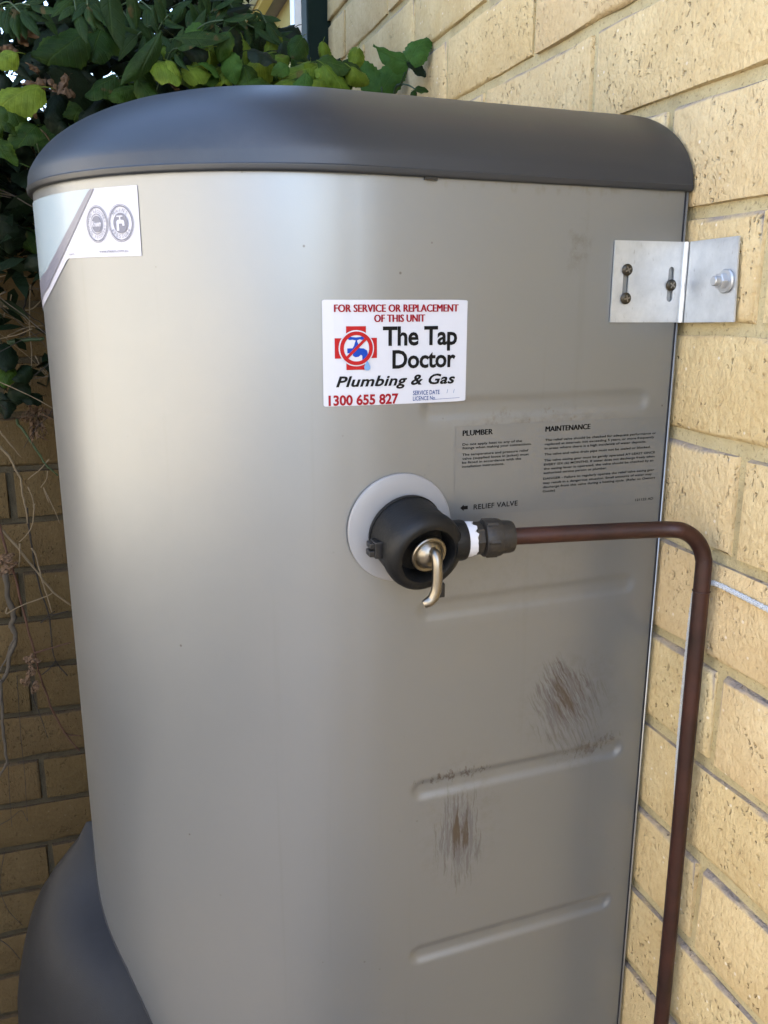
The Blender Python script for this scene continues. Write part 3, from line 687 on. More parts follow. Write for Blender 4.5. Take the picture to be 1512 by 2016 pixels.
g=G(); g.lathe([(0,.0135),(.0006,.0149),(.0086,.0149),(.0092,.0135)],(.2517,.5442,H-.1690),(1,-.10,0),6); g.out('hex_flats',M['brass'],nut)
g=G(); g.lathe([(0,pr+.0002),(.0006,pr+.0007),(.0014,pr+.0003)],(.4245,.5159,H-.2180),(0,0,-1),20); g.out('kink_ring',M['copper'],pipe,True)

# ------------------------------------------------------------------ wall bracket
br=thing('wall_bracket',(.40,.56,H-.02),'galvanised steel angle bracket tying the heater to the brick wall','bracket')
def slot(cx,cz0,cz1,w_): 
    r=w_/2; pts=[]
    for i in range(9): a=math.pi*i/8; pts.append((cx+r*math.cos(a),cz1-r+r*math.sin(a)))
    for i in range(9): a=math.pi+math.pi*i/8; pts.append((cx+r*math.cos(a),cz0+r+r*math.sin(a)))
    return pts
def plate(outer, holes, th):
    cu=bpy.data.curves.new('c','CURVE'); cu.dimensions='2D'; cu.fill_mode='BOTH'; cu.extrude=th/2
    for lp in [outer]+holes:
        sp_=cu.splines.new('POLY'); sp_.points.add(len(lp)-1); sp_.use_cyclic_u=True
        for q_,(x,y) in zip(sp_.points,lp): q_.co=(x,y,0,1)
    o=bpy.data.objects.new('c',cu); COL.objects.link(o); dg=bpy.context.evaluated_depsgraph_get(); dg.update()
    me=bpy.data.meshes.new_from_object(o.evaluated_get(dg)); v=[tuple(q_.co) for q_ in me.vertices]; f=[tuple(q_.vertices) for q_ in me.polygons]
    bpy.data.objects.remove(o); bpy.data.curves.remove(cu); bpy.data.meshes.remove(me); return v,f
zt,zb=.0427,-.0172
v,f=plate([(.3683,zb),(.4312,zb-.0006),(.4312,zt+.0002),(.3683,zt)],[slot(.3800,-.0015,.0240,.0052),slot(.4217,-.0020,.0242,.0054)],.0012)
def py(x): return PA[1]+(x-PA[0])*PD[1]/PD[0]
g=G(); g.add([(x,py(x)-.0014+z,y+H) for x,y,z in v],f); g.out('heater_leg',M['galv'],br)
v,f=plate([(.5205,zb+.0012),(.5775,zb-.0006),(.5775,zt+.0002),(.5240,zt+.0010)],[],.0012)
g=G(); g.add([(.4345-z,x,y+H) for x,y,z in v],f); g.out('wall_leg',M['galv'],br)
yb=py(.4312)-.0014; g=G(); v=[]
for i in range(9):
    a=math.pi/2*i/8
    for r_ in (.0027,.0039):
        for z_ in (zb-.0006,zt+.0002): v.append((.4312+r_*math.sin(a),(yb-.0033)+r_*math.cos(a),z_+H))
f=[]
for i in range(8):
    o_=i*4
    f+=[(o_,o_+1,o_+5,o_+4),(o_+2,o_+6,o_+7,o_+3),(o_,o_+4,o_+6,o_+2),(o_+1,o_+3,o_+7,o_+5)]
g.add(v,f); g.out('bend',M['galv'],br,True,40)
def screw(x,z):
    o_=Vector((x,py(x)-.0024,z+H)); g=G(); g.lathe([(0,.0044),(.0010,.0044),(.0019,.0036),(.0023,.0022),(.0023,.0003)],o_,(0,-1,0),20); s_=g.out('screw',M['screw'],br,True,40)
    g=G()
    a=random.uniform(0,1.5)
    for k in (0,1):
        c_,s2=math.cos(a+k*math.pi/2),math.sin(a+k*math.pi/2); L_,w_=.0026,.00055
        q_=[(-L_,-w_),(L_,-w_),(L_,w_),(-L_,w_)]; g.add([o_+Vector((x_*c_-y_*s2,-.00245-k*.0001,x_*s2+y_*c_)) for x_,y_ in q_],[(0,1,2,3)])
    g.out('cross_slot',M['slot'],s_)
screw(.3800,.0215); screw(.3804,.0005); screw(.4217,.0105)
g=G(); g.lathe([(0,.0085),(.0012,.0087),(.0020,.0080),(.0022,.0062)],(.4336,.5325,H+.0128),(-1,0,0),28); bo=g.out('bolt',M['zinc'],br,True,35)
g=G(); g.lathe([(0,.0058),(.0045,.0058),(.0050,.0052)],(.4315,.5325,H+.0128),(-1,0,0),6); g.out('hex_head',M['zinc'],bo)
g=G(); g.lathe([(0,.0036),(.0040,.0036),(.0046,.0030)],(.4266,.5325,H+.0128),(-1,0,0),16); g.out('stud_end',M['zinc'],bo,True,40)

# ------------------------------------------------------------------ white cord on the wall, behind the pipe
cord=thing('cord',(.434,.5,H-.21),'white braided cord running along the brick wall behind the pipe','cord')
cp=smoothpath([(.4345,.30,H-.2205),(.4345,.40,H-.2150),(.4343,.456,H-.2138),(.4342,.49,H-.2128),(.4340,.515,H-.2130),(.4325,.530,H-.2190),(.4322,.5340,H-.2400),(.4325,.5352,H-.30),(.4330,.5345,H-.385),(.4335,.528,H-.47),(.434,.522,H-.60),(.434,.518,H-.9)],14)
def resample(P,d):
    r=[P[0].copy()]; need=d
    for a,b in zip(P,P[1:]):
        L_=(b-a).length; t=need
        while t<L_: r.append(a.lerp(b,t/L_)); t+=d
        need=t-L_
    return r
cp=resample(cp,.0008)
g=G(); g.tube(cp[::4],.00150,8); g.out('core',M['cord2'],cord,True)
def strand(ph,sgn):
    pts=[]; prev=Vector((0,0,1))
    for i,q_ in enumerate(cp):
        t=(cp[min(i+1,len(cp)-1)]-cp[max(i-1,0)]).normalized(); u=(Vector((1,0,0))-t*t.x).normalized(); w_=t.cross(u)
        a=ph+sgn*i*.0008/.0085*2*math.pi; r=.00155+.00022*math.sin(i*.0008/.0085*2*math.pi*4+ph*2+(0 if sgn>0 else math.pi))
        pts.append(q_+(u*math.cos(a)+w_*math.sin(a))*r)
    return pts
for sgn,mm in ((1,'cord'),(-1,'cord')):
    g=G()
    for k in range(4): g.tube(strand(k*math.pi/2,sgn),.00058,4,False)
    g.out('braid',M[mm],cord,True)

#@@PLANTS@@
# ------------------------------------------------------------------ plants (points relative to eye level)
TW_grey=[(0.0052,[(-0.180,1.420,-0.429),(-0.178,1.420,-0.467),(-0.173,1.420,-0.497),(-0.177,1.420,-0.519),(-0.174,1.420,-0.536),(-0.183,1.420,-0.565),(-0.196,1.420,-0.595),(-0.210,1.420,-0.621)]),
 (0.0034,[(-0.202,1.410,-0.607),(-0.207,1.410,-0.639),(-0.207,1.410,-0.662),(-0.209,1.410,-0.691),(-0.209,1.410,-0.748),(-0.212,1.410,-0.759),(-0.226,1.410,-0.779)]),
 (0.0020,[(-0.174,1.420,-0.536),(-0.185,1.420,-0.555),(-0.193,1.420,-0.576),(-0.201,1.420,-0.586),(-0.208,1.420,-0.601)])]
TW_red=[(0.0022,[(-0.180,1.405,-0.328),(-0.174,1.405,-0.385),(-0.166,1.405,-0.421),(-0.158,1.405,-0.475),(-0.152,1.405,-0.522),(-0.147,1.405,-0.564),(-0.144,1.405,-0.595),(-0.139,1.405,-0.621),(-0.128,1.405,-0.668),(-0.115,1.405,-0.710),(-0.103,1.405,-0.733),(-0.093,1.405,-0.751)]),
 (0.0014,[(-0.147,1.400,-0.562),(-0.121,1.400,-0.556),(-0.089,1.400,-0.549)]),
 (0.0014,[(-0.116,1.410,-0.714),(-0.107,1.410,-0.720),(-0.088,1.410,-0.726)])]
TW_tan=[(0.0022,[(-0.181,1.410,-0.347),(-0.155,1.410,-0.384),(-0.134,1.410,-0.422),(-0.111,1.410,-0.463),(-0.085,1.410,-0.489)]),
 (0.0015,[(-0.152,1.400,-0.374),(-0.153,1.400,-0.391),(-0.156,1.400,-0.413)]),
 (0.0012,[(-0.123,1.390,-0.309),(-0.124,1.390,-0.317),(-0.129,1.390,-0.342),(-0.138,1.390,-0.358),(-0.152,1.390,-0.370)]),
 (0.0014,[(-0.134,1.395,-0.382),(-0.129,1.395,-0.394),(-0.124,1.395,-0.432),(-0.119,1.395,-0.463),(-0.114,1.395,-0.492)]),
 (0.0012,[(-0.180,1.400,-0.479),(-0.181,1.400,-0.489),(-0.158,1.400,-0.478),(-0.121,1.400,-0.467),(-0.110,1.400,-0.461)]),
 (0.0022,[(-0.168,1.410,-0.218),(-0.154,1.410,-0.237),(-0.147,1.410,-0.259),(-0.142,1.410,-0.274),(-0.140,1.410,-0.294),(-0.138,1.410,-0.320),(-0.137,1.410,-0.345)]),
 (0.0015,[(-0.167,1.420,-0.194),(-0.155,1.420,-0.214),(-0.138,1.420,-0.242)]),
 (0.0011,[(-0.095,1.390,-0.241),(-0.109,1.390,-0.255),(-0.129,1.390,-0.271)]),
 (0.0009,[(-0.099,1.390,-0.259),(-0.102,1.390,-0.273),(-0.112,1.390,-0.285)]),
 (0.0010,[(-0.132,1.410,-0.287),(-0.127,1.410,-0.305),(-0.127,1.410,-0.321)])]
TW_thin=[(0.0017,[(-0.138,1.425,-0.324),(-0.138,1.425,-0.350),(-0.136,1.425,-0.390),(-0.135,1.425,-0.424),(-0.129,1.425,-0.468),(-0.123,1.425,-0.494),(-0.120,1.425,-0.515),(-0.121,1.425,-0.549),(-0.118,1.425,-0.588),(-0.103,1.425,-0.618)]),
 (0.0014,[(-0.118,1.420,-0.588),(-0.129,1.420,-0.601),(-0.141,1.420,-0.609)]),
 (0.0012,[(-0.117,1.420,-0.507),(-0.091,1.420,-0.502)]),
 (0.0012,[(-0.135,1.420,-0.518),(-0.123,1.420,-0.507),(-0.111,1.420,-0.500)]),
 (0.0006,[(-0.182,1.440,-0.614),(-0.185,1.440,-0.690),(-0.187,1.440,-0.752),(-0.187,1.440,-0.798),(-0.191,1.440,-0.889)]),
 (0.0006,[(-0.211,1.440,-0.770),(-0.215,1.440,-0.835),(-0.217,1.440,-0.895)]),
 (0.0007,[(-0.233,1.440,-0.941),(-0.244,1.440,-0.986),(-0.247,1.440,-1.023),(-0.238,1.440,-1.063),(-0.219,1.440,-1.096)]),
 (0.0010,[(-0.259,1.430,-1.106),(-0.243,1.430,-1.128),(-0.228,1.430,-1.160)]),
 (0.0007,[(-0.238,1.440,-0.888),(-0.218,1.440,-0.879),(-0.199,1.440,-0.867),(-0.191,1.440,-0.889)]),
 (0.0009,[(-0.157,1.430,-0.622),(-0.159,1.430,-0.654),(-0.151,1.430,-0.689),(-0.143,1.430,-0.731)])]
TW_up=[(0.0034,[(-0.127,1.360,0.140),(-0.107,1.360,0.130),(-0.085,1.360,0.117)]),
 (0.0013,[(-0.124,1.360,0.158),(-0.107,1.360,0.159),(-0.084,1.360,0.170)]),
 (0.0012,[(-0.127,1.370,0.145),(-0.107,1.370,0.159)]),
 (0.0010,[(-0.127,1.370,0.143),(-0.108,1.370,0.142),(-0.089,1.370,0.144)]),
 (0.0010,[(-0.095,1.360,0.156),(-0.096,1.360,0.131)]),
 (0.0009,[(-0.140,1.390,0.030),(-0.122,1.390,0.036),(-0.106,1.390,0.041),(-0.088,1.390,0.049)]),
 (0.0009,[(-0.131,1.380,0.047),(-0.121,1.380,0.045),(-0.114,1.380,0.035)]),
 (0.0009,[(-0.110,1.380,0.032),(-0.100,1.380,0.031)]),
 (0.0012,[(-0.108,1.380,-0.017),(-0.098,1.380,-0.014),(-0.084,1.380,-0.002)]),
 (0.0013,[(-0.139,1.400,-0.010),(-0.128,1.400,-0.014),(-0.115,1.400,-0.024),(-0.104,1.400,-0.039)]),
 (0.0012,[(-0.136,1.390,-0.054),(-0.119,1.390,-0.046),(-0.104,1.390,-0.041),(-0.086,1.390,-0.039)]),
 (0.0013,[(-0.139,1.400,-0.038),(-0.139,1.400,-0.024),(-0.131,1.400,-0.009),(-0.126,1.400,0.006)]),
 (0.0010,[(-0.082,1.390,0.211),(-0.088,1.390,0.194),(-0.086,1.390,0.183),(-0.092,1.390,0.171),(-0.098,1.390,0.160)]),
 (0.0012,[(-0.098,1.390,0.020),(-0.105,1.390,-0.038),(-0.106,1.390,-0.083),(-0.112,1.390,-0.128)]),
 (0.0010,[(-0.100,1.380,-0.082),(-0.091,1.380,-0.109),(-0.086,1.380,-0.104)]),
 (0.0010,[(-0.103,1.400,-0.312),(-0.109,1.400,-0.287),(-0.097,1.400,-0.321),(-0.089,1.400,-0.347)])]
TW_green=[(0.0042,[(-0.135,1.390,-0.065),(-0.113,1.390,-0.062),(-0.085,1.390,-0.057)]),
 (0.0020,[(-0.135,1.380,-0.176),(-0.133,1.380,-0.184),(-0.128,1.380,-0.191),(-0.119,1.380,-0.210),(-0.108,1.380,-0.232),(-0.101,1.380,-0.246),(-0.084,1.380,-0.267)])]
DEAD_A=[(-0.163,1.380,-0.389),(-0.166,1.380,-0.399),(-0.170,1.380,-0.409),(-0.174,1.380,-0.420),(-0.161,1.380,-0.393)]
DEAD_B=[(-0.156,1.385,-0.565),(-0.152,1.385,-0.576),(-0.154,1.385,-0.586),(-0.156,1.385,-0.595),(-0.160,1.385,-0.603),(-0.148,1.385,-0.568),(-0.155,1.385,-0.616)]
DEAD_C=[(-0.097,1.360,0.088),(-0.102,1.360,0.079),(-0.097,1.360,0.069),(-0.092,1.360,0.062),(-0.094,1.360,0.053),(-0.089,1.360,0.072),(-0.099,1.360,0.093)]
NEST=[(-0.107,1.370,-0.173),(-0.115,1.370,-0.179),(-0.101,1.370,-0.184),(-0.109,1.370,-0.191),(-0.106,1.370,-0.199),(-0.115,1.370,-0.193),(-0.097,1.370,-0.174),(-0.117,1.370,-0.168)]
LEAVES=[(-0.073,1.100,0.217,0.0575,'y'),(-0.084,1.080,0.246,0.0340,'y'),(-0.091,1.080,0.189,0.0306,'g'),(-0.069,1.100,0.177,0.0447,'g'),(-0.091,1.090,0.158,0.0357,'g'),(-0.082,1.100,0.183,0.0187,'g'),(-0.045,1.220,0.306,0.0665,'d'),(-0.025,1.180,0.288,0.0676,'g'),(0.016,1.200,0.305,0.0689,'g'),(-0.009,1.170,0.257,0.0800,'d'),(0.016,1.150,0.247,0.0524,'g'),(0.039,1.120,0.235,0.0421,'g'),(0.068,1.120,0.252,0.0333,'g'),(-0.038,1.200,0.234,0.0545,'d'),(0.002,1.170,0.222,0.0464,'d'),(-0.063,1.250,0.289,0.0500,'d'),(0.115,1.120,0.260,0.0502,'g'),(0.143,1.130,0.261,0.0468,'g'),(0.137,1.160,0.279,0.0468,'g'),(0.164,1.150,0.271,0.0372,'d'),(0.159,1.120,0.253,0.0310,'d'),(0.166,1.110,0.245,0.0320,'d'),(0.188,1.100,0.262,0.0536,'y'),(0.184,1.090,0.246,0.0441,'g'),(0.216,1.120,0.270,0.0339,'g'),(0.232,1.150,0.289,0.0309,'y'),(0.257,1.140,0.285,0.0402,'g'),(0.247,1.100,0.262,0.0554,'y'),(0.225,1.080,0.243,0.0440,'y'),(0.255,1.080,0.245,0.0417,'y'),(0.289,1.080,0.251,0.0408,'y'),(0.281,1.130,0.279,0.0346,'g'),(0.302,1.160,0.290,0.0343,'d'),(0.297,1.150,0.277,0.0272,'d'),(0.238,1.100,0.255,0.0257,'g'),(0.200,1.080,0.242,0.0351,'g'),(0.195,1.100,0.245,0.0356,'y'),(0.054,1.250,0.295,0.0572,'d'),(0.068,1.100,0.232,0.0313,'g'),(0.089,1.150,0.249,0.0460,'d'),(0.105,1.180,0.265,0.0405,'d'),(0.272,1.300,0.359,0.0475,'d'),(0.251,1.250,0.326,0.0439,'d'),(0.239,1.280,0.327,0.0374,'d'),(-0.135,1.330,-0.079,0.0522,'d'),(-0.119,1.340,-0.103,0.0360,'d'),(-0.130,1.350,-0.135,0.0455,'d'),(-0.111,1.360,-0.140,0.0366,'d'),(-0.140,1.330,-0.107,0.0373,'g'),(-0.149,1.350,-0.153,0.0396,'d')]
BROWN=[(-0.055,1.140,0.300,0.0413),(-0.063,1.140,0.292,0.0344),(-0.078,1.140,0.272,0.0172),(-0.055,1.140,0.258,0.0179),(-0.025,1.140,0.242,0.0234),(-0.019,1.140,0.234,0.0248),(-0.035,1.140,0.237,0.0179),(-0.058,1.140,0.242,0.0303),(-0.062,1.140,0.212,0.0248),(0.040,1.140,0.298,0.0179),(0.101,1.140,0.251,0.0248),(0.125,1.140,0.250,0.0206),(-0.083,1.140,0.272,0.0206)]
SPRAYS=[((0.096,1.100,0.313),(0.079,1.130,0.285)),((0.150,1.120,0.329),(0.138,1.150,0.309)),((0.159,1.100,0.314),(0.120,1.130,0.299)),((0.103,1.080,0.275),(0.090,1.110,0.262)),((0.083,1.150,0.331),(0.056,1.180,0.346)),((0.062,1.120,0.295),(0.093,1.150,0.313)),((0.212,1.200,0.337),(0.177,1.230,0.348)),((0.228,1.200,0.344),(0.218,1.230,0.366)),((0.242,1.220,0.333),(0.224,1.250,0.342)),((0.201,1.220,0.317),(0.221,1.250,0.348)),((0.076,1.100,0.270),(0.114,1.130,0.299)),((-0.003,1.060,0.298),(-0.007,1.090,0.326)),((0.009,1.060,0.304),(0.009,1.090,0.328)),((-0.050,1.100,0.310),(-0.079,1.130,0.306)),((-0.061,1.100,0.302),(-0.083,1.130,0.316)),((0.187,1.200,0.355),(0.172,1.230,0.380)),((0.139,1.150,0.328),(0.122,1.180,0.352)),((0.058,1.200,0.332),(0.042,1.230,0.350)),((0.026,1.220,0.340),(0.009,1.250,0.356)),((0.226,1.250,0.317),(0.204,1.280,0.342))]
SPRIG_A= [(0.405, 1.2118, 0.27), (0.405, 1.1797, 0.2805), (0.405, 1.1593, 0.2914), (0.405, 1.1515, 0.3006)]
SPRIG_B= [(0.405, 1.1797, 0.2805), (0.405, 1.1488, 0.272), (0.405, 1.1231, 0.2618)]
SPRIG_C= [(0.395, 1.2335, 0.275), (0.395, 1.2382, 0.2857)]
SPRIG_L= [(0.4, 1.3156, 0.3297, 80), (0.4, 1.1659, 0.323, 60), (0.4, 1.1033, 0.3103, 50), (0.4, 1.1054, 0.2554, 26), (0.4, 1.4114, 0.364, 34), (0.4, 1.1162, 0.3019, 26)]

def up3(q_): return Vector((q_[0],q_[1],q_[2]+H))
def leaf_mesh(name, kind, seed, mat):
    """unit leaf: midrib along +x from the stalk, blade across y, upper side +z"""
    rr=random.Random(seed); v=[];f=[]
    nx,ny=(18,6) if kind=='broad' else (7,4)
    curl=rr.uniform(.2,1.3)+(.7 if mat is M['leaf_y'] else 0); fold=rr.uniform(-.1,.45); ph=rr.uniform(0,6); droop=rr.uniform(.1,.9); tw=rr.uniform(-.7,.7); asym=rr.uniform(-.12,.12); side=rr.uniform(-.25,.25)
    for i in range(nx+1):
        u=i/nx
        if kind=='broad': wd=.41*math.sin(math.pi*min(1,u**.70*.985+.015))**.66*(1-.16*u)
        else: wd=.155*math.sin(math.pi*min(1,u**.85*.98+.01))**.85
        for j in range(ny+1):
            t=-1+2*j/ny; sc_=1
            if kind=='broad' and j in (0,ny): sc_=1+(.075 if i%2 else -.03)*rr.uniform(.5,1.3)
            y=t*wd*sc_*(1+asym*t); z=fold*abs(y)*.8-curl*abs(t)**2.6*wd*.8
            if kind=='broad': z+=.045*math.sin(u*13+ph+t*2.5)*abs(t)+rr.uniform(-.008,.008)
            a_=tw*(u-.4); y,z=y*math.cos(a_)-z*math.sin(a_),y*math.sin(a_)+z*math.cos(a_)
            z-=droop*u*u*.5; x=u*(1-.14*droop*u); y+=side*u*u
            if kind=='broad' and abs(t)>.3 and u<.22: x-=.13*(abs(t)-.3)*(1-u/.22)
            v.append((x,y,z))
    for i in range(nx):
        for j in range(ny): a=i*(ny+1)+j; f.append((a,a+ny+1,a+ny+2,a+1))
    n=len(v); L_=.35 if kind=='broad' else .08   # petiole
    r=.014
    for k in range(4):
        t=k/3; v+=[(-L_*t,-r,-.12*t*t),(-L_*t,r,-.12*t*t),(-L_*t,0,-.12*t*t-r*1.6)]
    for k in range(3):
        o_=n+k*3
        for q_ in range(3): f.append((o_+q_,o_+(q_+1)%3,o_+3+(q_+1)%3,o_+3+q_))
    me=bpy.data.meshes.new(name); me.from_pydata(v,[],f); me.update(); me.materials.append(mat)
    me.polygons.foreach_set('use_smooth',[True]*len(f)); return me
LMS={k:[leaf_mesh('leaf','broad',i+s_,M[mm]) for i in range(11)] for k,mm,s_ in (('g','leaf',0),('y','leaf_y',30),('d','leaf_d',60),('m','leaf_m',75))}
LMS['j']=[leaf_mesh('leaf','lance',i+90,M['leaf_j']) for i in range(10)]
LMS['jd']=[leaf_mesh('leaf','lance',i+120,M['leaf_d']) for i in range(6)]
LMS['b']=[leaf_mesh('leaf','broad',i+150,M['leaf_b']) for i in range(4)]
for me in LMS['b']:                        # shrivelled
    for v_ in me.vertices:
        n_=noise.noise_vector(v_.co*4.0); v_.co=Vector((v_.co.x,v_.co.y*.55,v_.co.z))+Vector((n_.x*.12,n_.y*.16,n_.z*.22+abs(v_.co.y)*.9))
def clear(x,y,z): return x>.175*y and z>.235*y     # the view past the hedge to the wing stays open
PR=random.Random(11)
def orient(axis, nrm):
    x=Vector(axis).normalized(); n=Vector(nrm); n=(n-x*n.dot(x)).normalized(); y=n.cross(x)
    return Matrix((x,y,n)).transposed()
def leaf(parent, kind, centre, size, axis=None, nrm=None, name='leaf', at_base=False, thin=1.0):
    axis=Vector(axis) if axis else Vector((PR.uniform(-1,1),PR.uniform(-.6,.2),PR.uniform(-1.1,.25)))
    nrm=Vector(nrm) if nrm else Vector((PR.uniform(-.6,.5),-1,PR.uniform(.1,1.1)))
    Rm=orient(axis,nrm); me=PR.choice(LMS[kind])
    o=link(name,me,parent); c=Vector(centre)
    if not at_base: c=c-Rm@Vector((.5,0,0))*size
    o.matrix_parent_inverse=Matrix.Identity(4)
    o.location=c-ORG[parent.name]; o.rotation_euler=Rm.to_euler(); o.scale=(size,size*thin,size)
    return o
def twigs(parent, tw, mat, name='stem'):
    for r,pts in tw:
        P=[up3(p_) for p_ in pts]
        P=[p_+Vector((PR.uniform(-1,1),PR.uniform(-1,1),PR.uniform(-1,1)))*r*.5 for p_ in P]
        P=smoothpath(P,4); k=len(P)
        P=[p_+Vector((PR.uniform(-1,1),PR.uniform(-1,1),PR.uniform(-1,1)))*r*.25 for p_ in P]
        g=G(); g.tube(P,[r*(1-.4*i/k)*PR.uniform(.85,1.15) for i in range(k)],6); g.out(name,M[mat],parent,True)
# broad-leaved creeper over the garden wall
cr=thing('creeper',(.1,1.2,H),'broad-leaved green creeper with scalloped leaves behind the heater lid','creeper')
for x,y,z,s_,k in LEAVES:
    nr=Vector((PR.uniform(-.45,.35),-1,PR.uniform(.35,1.0))); axv=Vector((PR.uniform(-1,1),-.35,PR.uniform(-1.0,.1)))
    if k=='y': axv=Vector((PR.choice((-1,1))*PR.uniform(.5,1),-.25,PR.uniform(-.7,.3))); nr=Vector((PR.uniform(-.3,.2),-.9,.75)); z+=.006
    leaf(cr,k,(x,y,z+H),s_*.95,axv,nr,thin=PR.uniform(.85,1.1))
for i in range(95):
    t=PR.random(); x=-.16+.46*t; z=.06+.18*PR.random()+.05*t; leaf(cr,PR.choice('ggd'),(x,PR.uniform(1.16,1.36),z+H),PR.uniform(.028,.055))
for i in range(70):                        # leaves along the top of the lid, some in painted-sunlit green
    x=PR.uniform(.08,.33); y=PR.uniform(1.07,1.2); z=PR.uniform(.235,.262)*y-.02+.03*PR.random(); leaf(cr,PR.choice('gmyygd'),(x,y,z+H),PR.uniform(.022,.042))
for i in range(26):
    leaf(cr,'d',(PR.uniform(-.24,-.03),PR.uniform(1.22,1.40),PR.uniform(.04,.20)+H),PR.uniform(.025,.05))
for x,y,z,s_ in BROWN: leaf(cr,'b',(x,y,z+H),s_*.9,name='dead_leaf')
stm=[]
for i in range(26):
    x=PR.uniform(-.20,.28); z0_=PR.uniform(-.02,.2); p_=[(x,PR.uniform(1.28,1.42),z0_)]
    for k in range(4): q_=p_[-1]; p_.append((q_[0]+PR.uniform(-.05,.06),q_[1]-PR.uniform(-.02,.05),q_[2]+PR.uniform(-.01,.06)))
    stm.append((PR.uniform(.0008,.002),p_))
twigs(cr,stm[:14],'twig_g'); twigs(cr,stm[14:],'twig_t')
tg=[]
for i in range(46):
    x=PR.uniform(-.26,-.04); z0_=PR.uniform(-.16,.17); p_=[(x,PR.uniform(1.28,1.42),z0_)]; dx,dz=PR.uniform(-.03,.03),PR.uniform(-.025,.02)
    for k in range(5): q_=p_[-1]; dx+=PR.uniform(-.015,.015); dz+=PR.uniform(-.014,.012); p_.append((q_[0]+dx,q_[1]+PR.uniform(-.012,.012),q_[2]+dz))
    tg.append((PR.uniform(.0005,.0013),p_))
twigs(cr,tg[:16],'twig_t'); twigs(cr,tg[16:32],'twig'); twigs(cr,tg[32:],'twig_k')
# pointed-leaf climber above it
jv=thing('climber',(.15,1.15,H+.2),'dark climber with pointed leaflets hanging over the top of the frame','climber')
for t_,b_ in SPRAYS:
    T_,B_=up3(t_),up3(b_); d=(T_-B_); L_=d.length
    g=G(); mid=(T_+B_)/2+Vector((0,0,.006)); g.tube(smoothpath([B_-d*.6+Vector((0,.02,-.01)),B_,mid,T_],4),.0009,5); g.out('stem',M['twig_g'],jv,True)
    side=d.cross(Vector((0,-1,.4))).normalized()
    for k in range(3):
        c=B_+d*(.1+.33*k)
        for sg in (-1,1): leaf(jv,'j',c,PR.uniform(.028,.040),d.normalized()*.75+side*sg*.8+Vector((0,PR.uniform(-.3,.1),PR.uniform(-.5,.0))),(PR.uniform(-.3,.3),-1,PR.uniform(.3,1)),at_base=True)
    leaf(jv,'j',T_,PR.uniform(.032,.045),d.normalized()+Vector((0,-.1,-.25)),(PR.uniform(-.2,.2),-1,.6),at_base=True)
for c,ax_,s_ in (((.030,1.06,.335),(.05,-.1,-1),.075),((-.045,1.07,.345),(.9,-.1,-.25),.055),((.055,1.06,.330),(.15,0,-1),.045),((-.060,1.07,.325),(.9,-.1,-.1),.06),((.085,1.08,.290),(-.55,-.2,-.9),.075),((.100,1.08,.285),(.95,-.1,.05),.065)):
    leaf(jv,'j',up3(c),s_,ax_,(.1,-1,.5),at_base=True)
n_=0
while n_<120:
    c=(PR.uniform(-.17,.25),PR.uniform(1.15,1.34),PR.uniform(.22,.46))
    if clear(*c): continue
    n_+=1; leaf(jv,PR.choice(['j','jd','jd']),up3(c),PR.uniform(.028,.055))
# shaded mass of small leaves behind both
SR=random.Random(23); g=G()
lv=[LMS['jd'][i] for i in range(3)]+[LMS['d'][i] for i in range(2)]
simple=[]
for me in lv:
    simple.append(([(.0,0,0),(.3,-.17,-.02),(.65,-.15,-.08),(1,0,-.25),(.65,.15,-.08),(.3,.17,-.02)],[(0,1,5),(1,2,4,5),(2,3,4)]))
def mass(n,xr,yr,zr,s0,s1,keep=lambda x,y,z:True):
    c=0
    while c<n:
        x,y,z=SR.uniform(*xr),SR.uniform(*yr),SR.uniform(*zr)
        if not keep(x,y,z): continue
        c+=1; s_=SR.uniform(s0,s1); e=Euler((SR.uniform(-.9,.9),SR.uniform(-.9,.9),SR.uniform(0,6.3))).to_matrix()
        vv,ff=simple[0]; g.add([e@(Vector(q_)*s_)+Vector((x,y,z+H)) for q_ in vv],ff)
top=lambda x: .62+.05*math.sin(x*9)
mass(8000,(-.75,.33),(1.24,1.72),(.12,.80),.032,.062,lambda x,y,z: (x<.30-.12*max(0,(z-.40)/.25)*(1 if y>1.0 else 0)-.0) and (y<1.42 or z>.27) and not clear(x,y,z))
mass(700,(-.75,-.02),(1.26,1.43),(.03,.20),.03,.06)
mass(120,(-.40,-.05),(1.33,1.43),(-.15,.05),.03,.055)
hm=g.out('hedge_foliage',M['leaf_d']); tag(hm,'dense shaded foliage filling the corner above the garden wall','foliage',kind='stuff')
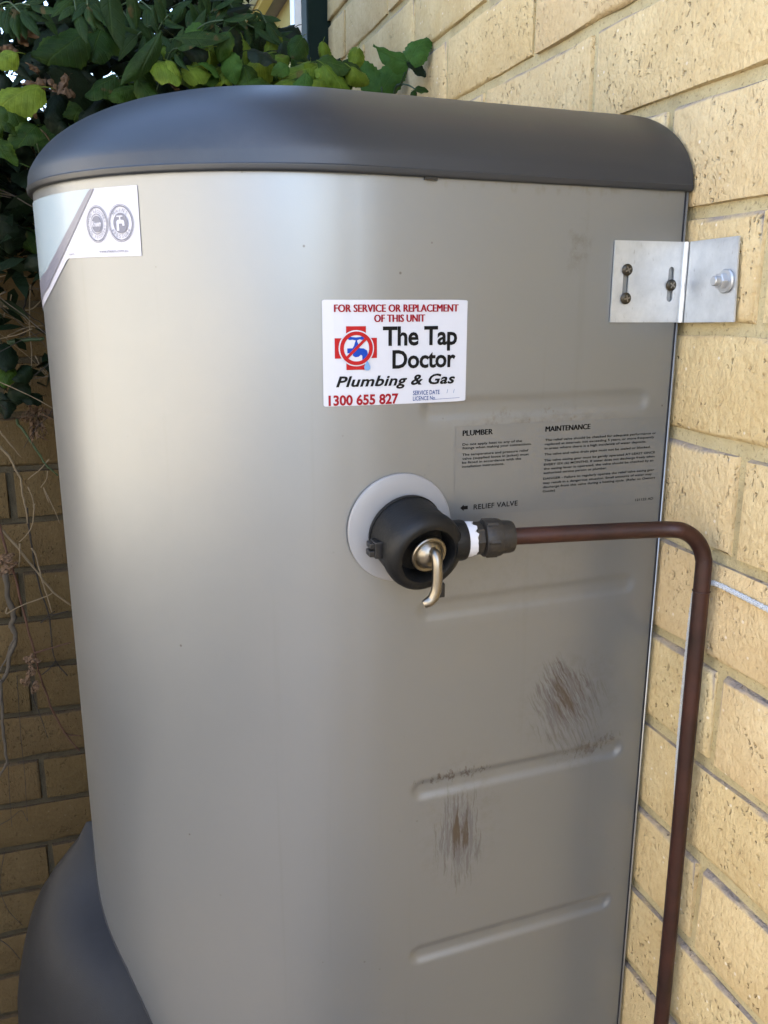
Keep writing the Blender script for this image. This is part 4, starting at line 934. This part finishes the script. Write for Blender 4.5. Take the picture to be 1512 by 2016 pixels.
# sprig growing up beside the wall behind the lid
sp_=thing('leaf_sprig',(.405,1.21,H+.2),'small green three-leaved sprig beside the brick wall above the lid','sprig')
A_=Vector((.395,1.06,H+.12))
for nm,pp,r in (('stem',[(.398,1.215,.15)]+[tuple(q_) for q_ in SPRIG_A],.0022),('stem',SPRIG_B,.0012),('stem',[(.395,1.235,.15)]+[tuple(q_) for q_ in SPRIG_C],.0013)):
    g=G(); P=smoothpath([up3(q_) for q_ in pp],4); g.tube(P,[r*(1-.3*i/len(P)) for i in range(len(P))],6); g.out(nm,M['twig_g'],sp_,True)
for loc,s_,ax_,nr,k in (((.396,1.236,.284),.060,(-.55,.25,.55),(-.5,-1,.3),'m'),((.396,1.236,.284),.062,(.45,-.1,.75),(-.2,-1,.35),'m'),((.392,1.255,.312),.028,(-.7,.3,.35),(0,-1,.6),'m'),
    ((.404,1.152,.300),.050,(-.85,.2,.35),(.1,-1,.6),'m'),((.405,1.150,.298),.056,(.40,-.05,.9),(-.7,-1,.2),'m'),((.405,1.150,.300),.030,(.55,-.2,-.35),(0,-1,.5),'d'),((.405,1.1235,.2625),.018,(.5,-.2,.1),(0,-1,.5),'g'),((.405,1.127,.262),.014,(-.2,-.4,-.6),(0,-1,.5),'g')):
    leaf(sp_,k,up3(loc),s_,ax_,nr,at_base=True,thin=.8)
# dry vine stems on the garden wall
for nm,tw,mat,lab in (('vine_stem',TW_grey,'twig','thick knotted grey vine stem climbing the garden wall'),('vine_stem',TW_red,'twig_r','long red-brown vine stem slanting down to the heater'),
    ('vine_stem',TW_tan,'twig_t','pale straw-coloured dry stems tangled on the garden wall'),('vine_stem',TW_thin,'twig_k','thin dark tendrils hanging over the lower garden wall bricks'),
    ('vine_stem',TW_up,'twig_t','dry crossing twigs in the dark below the leaves at left'),('vine_stem',TW_green,'twig_g','green vine shoots crossing the wall beside the heater')):
    q0=tw[0][1][-1]; t=thing(nm,(q0[0],q0[1],q0[2]+H),lab,'vine','bare vine stems on the garden wall'); twigs(t,tw,mat,'stem')
    if tw is TW_grey:
        for q_ in DEAD_A:
            for k in range(2): leaf(t,'b',up3(q_)+Vector((PR.uniform(-.008,.008),0,PR.uniform(-.006,.006))),PR.uniform(.014,.022),name='dead_leaf')
    if tw is TW_red:
        for q_ in DEAD_B:
            for k in range(2): leaf(t,'b',up3(q_)+Vector((PR.uniform(-.006,.006),0,PR.uniform(-.006,.006))),PR.uniform(.011,.018),name='dead_leaf')
    if tw is TW_up:
        for q_ in DEAD_C: leaf(t,'b',up3(q_),PR.uniform(.018,.030),name='dead_leaf')
        for q_ in NEST:
            for k in range(3): leaf(t,'b',up3(q_)+Vector((PR.uniform(-.012,.012),PR.uniform(-.01,.01),PR.uniform(-.01,.01))),PR.uniform(.015,.028),name='dead_leaf',thin=.4)
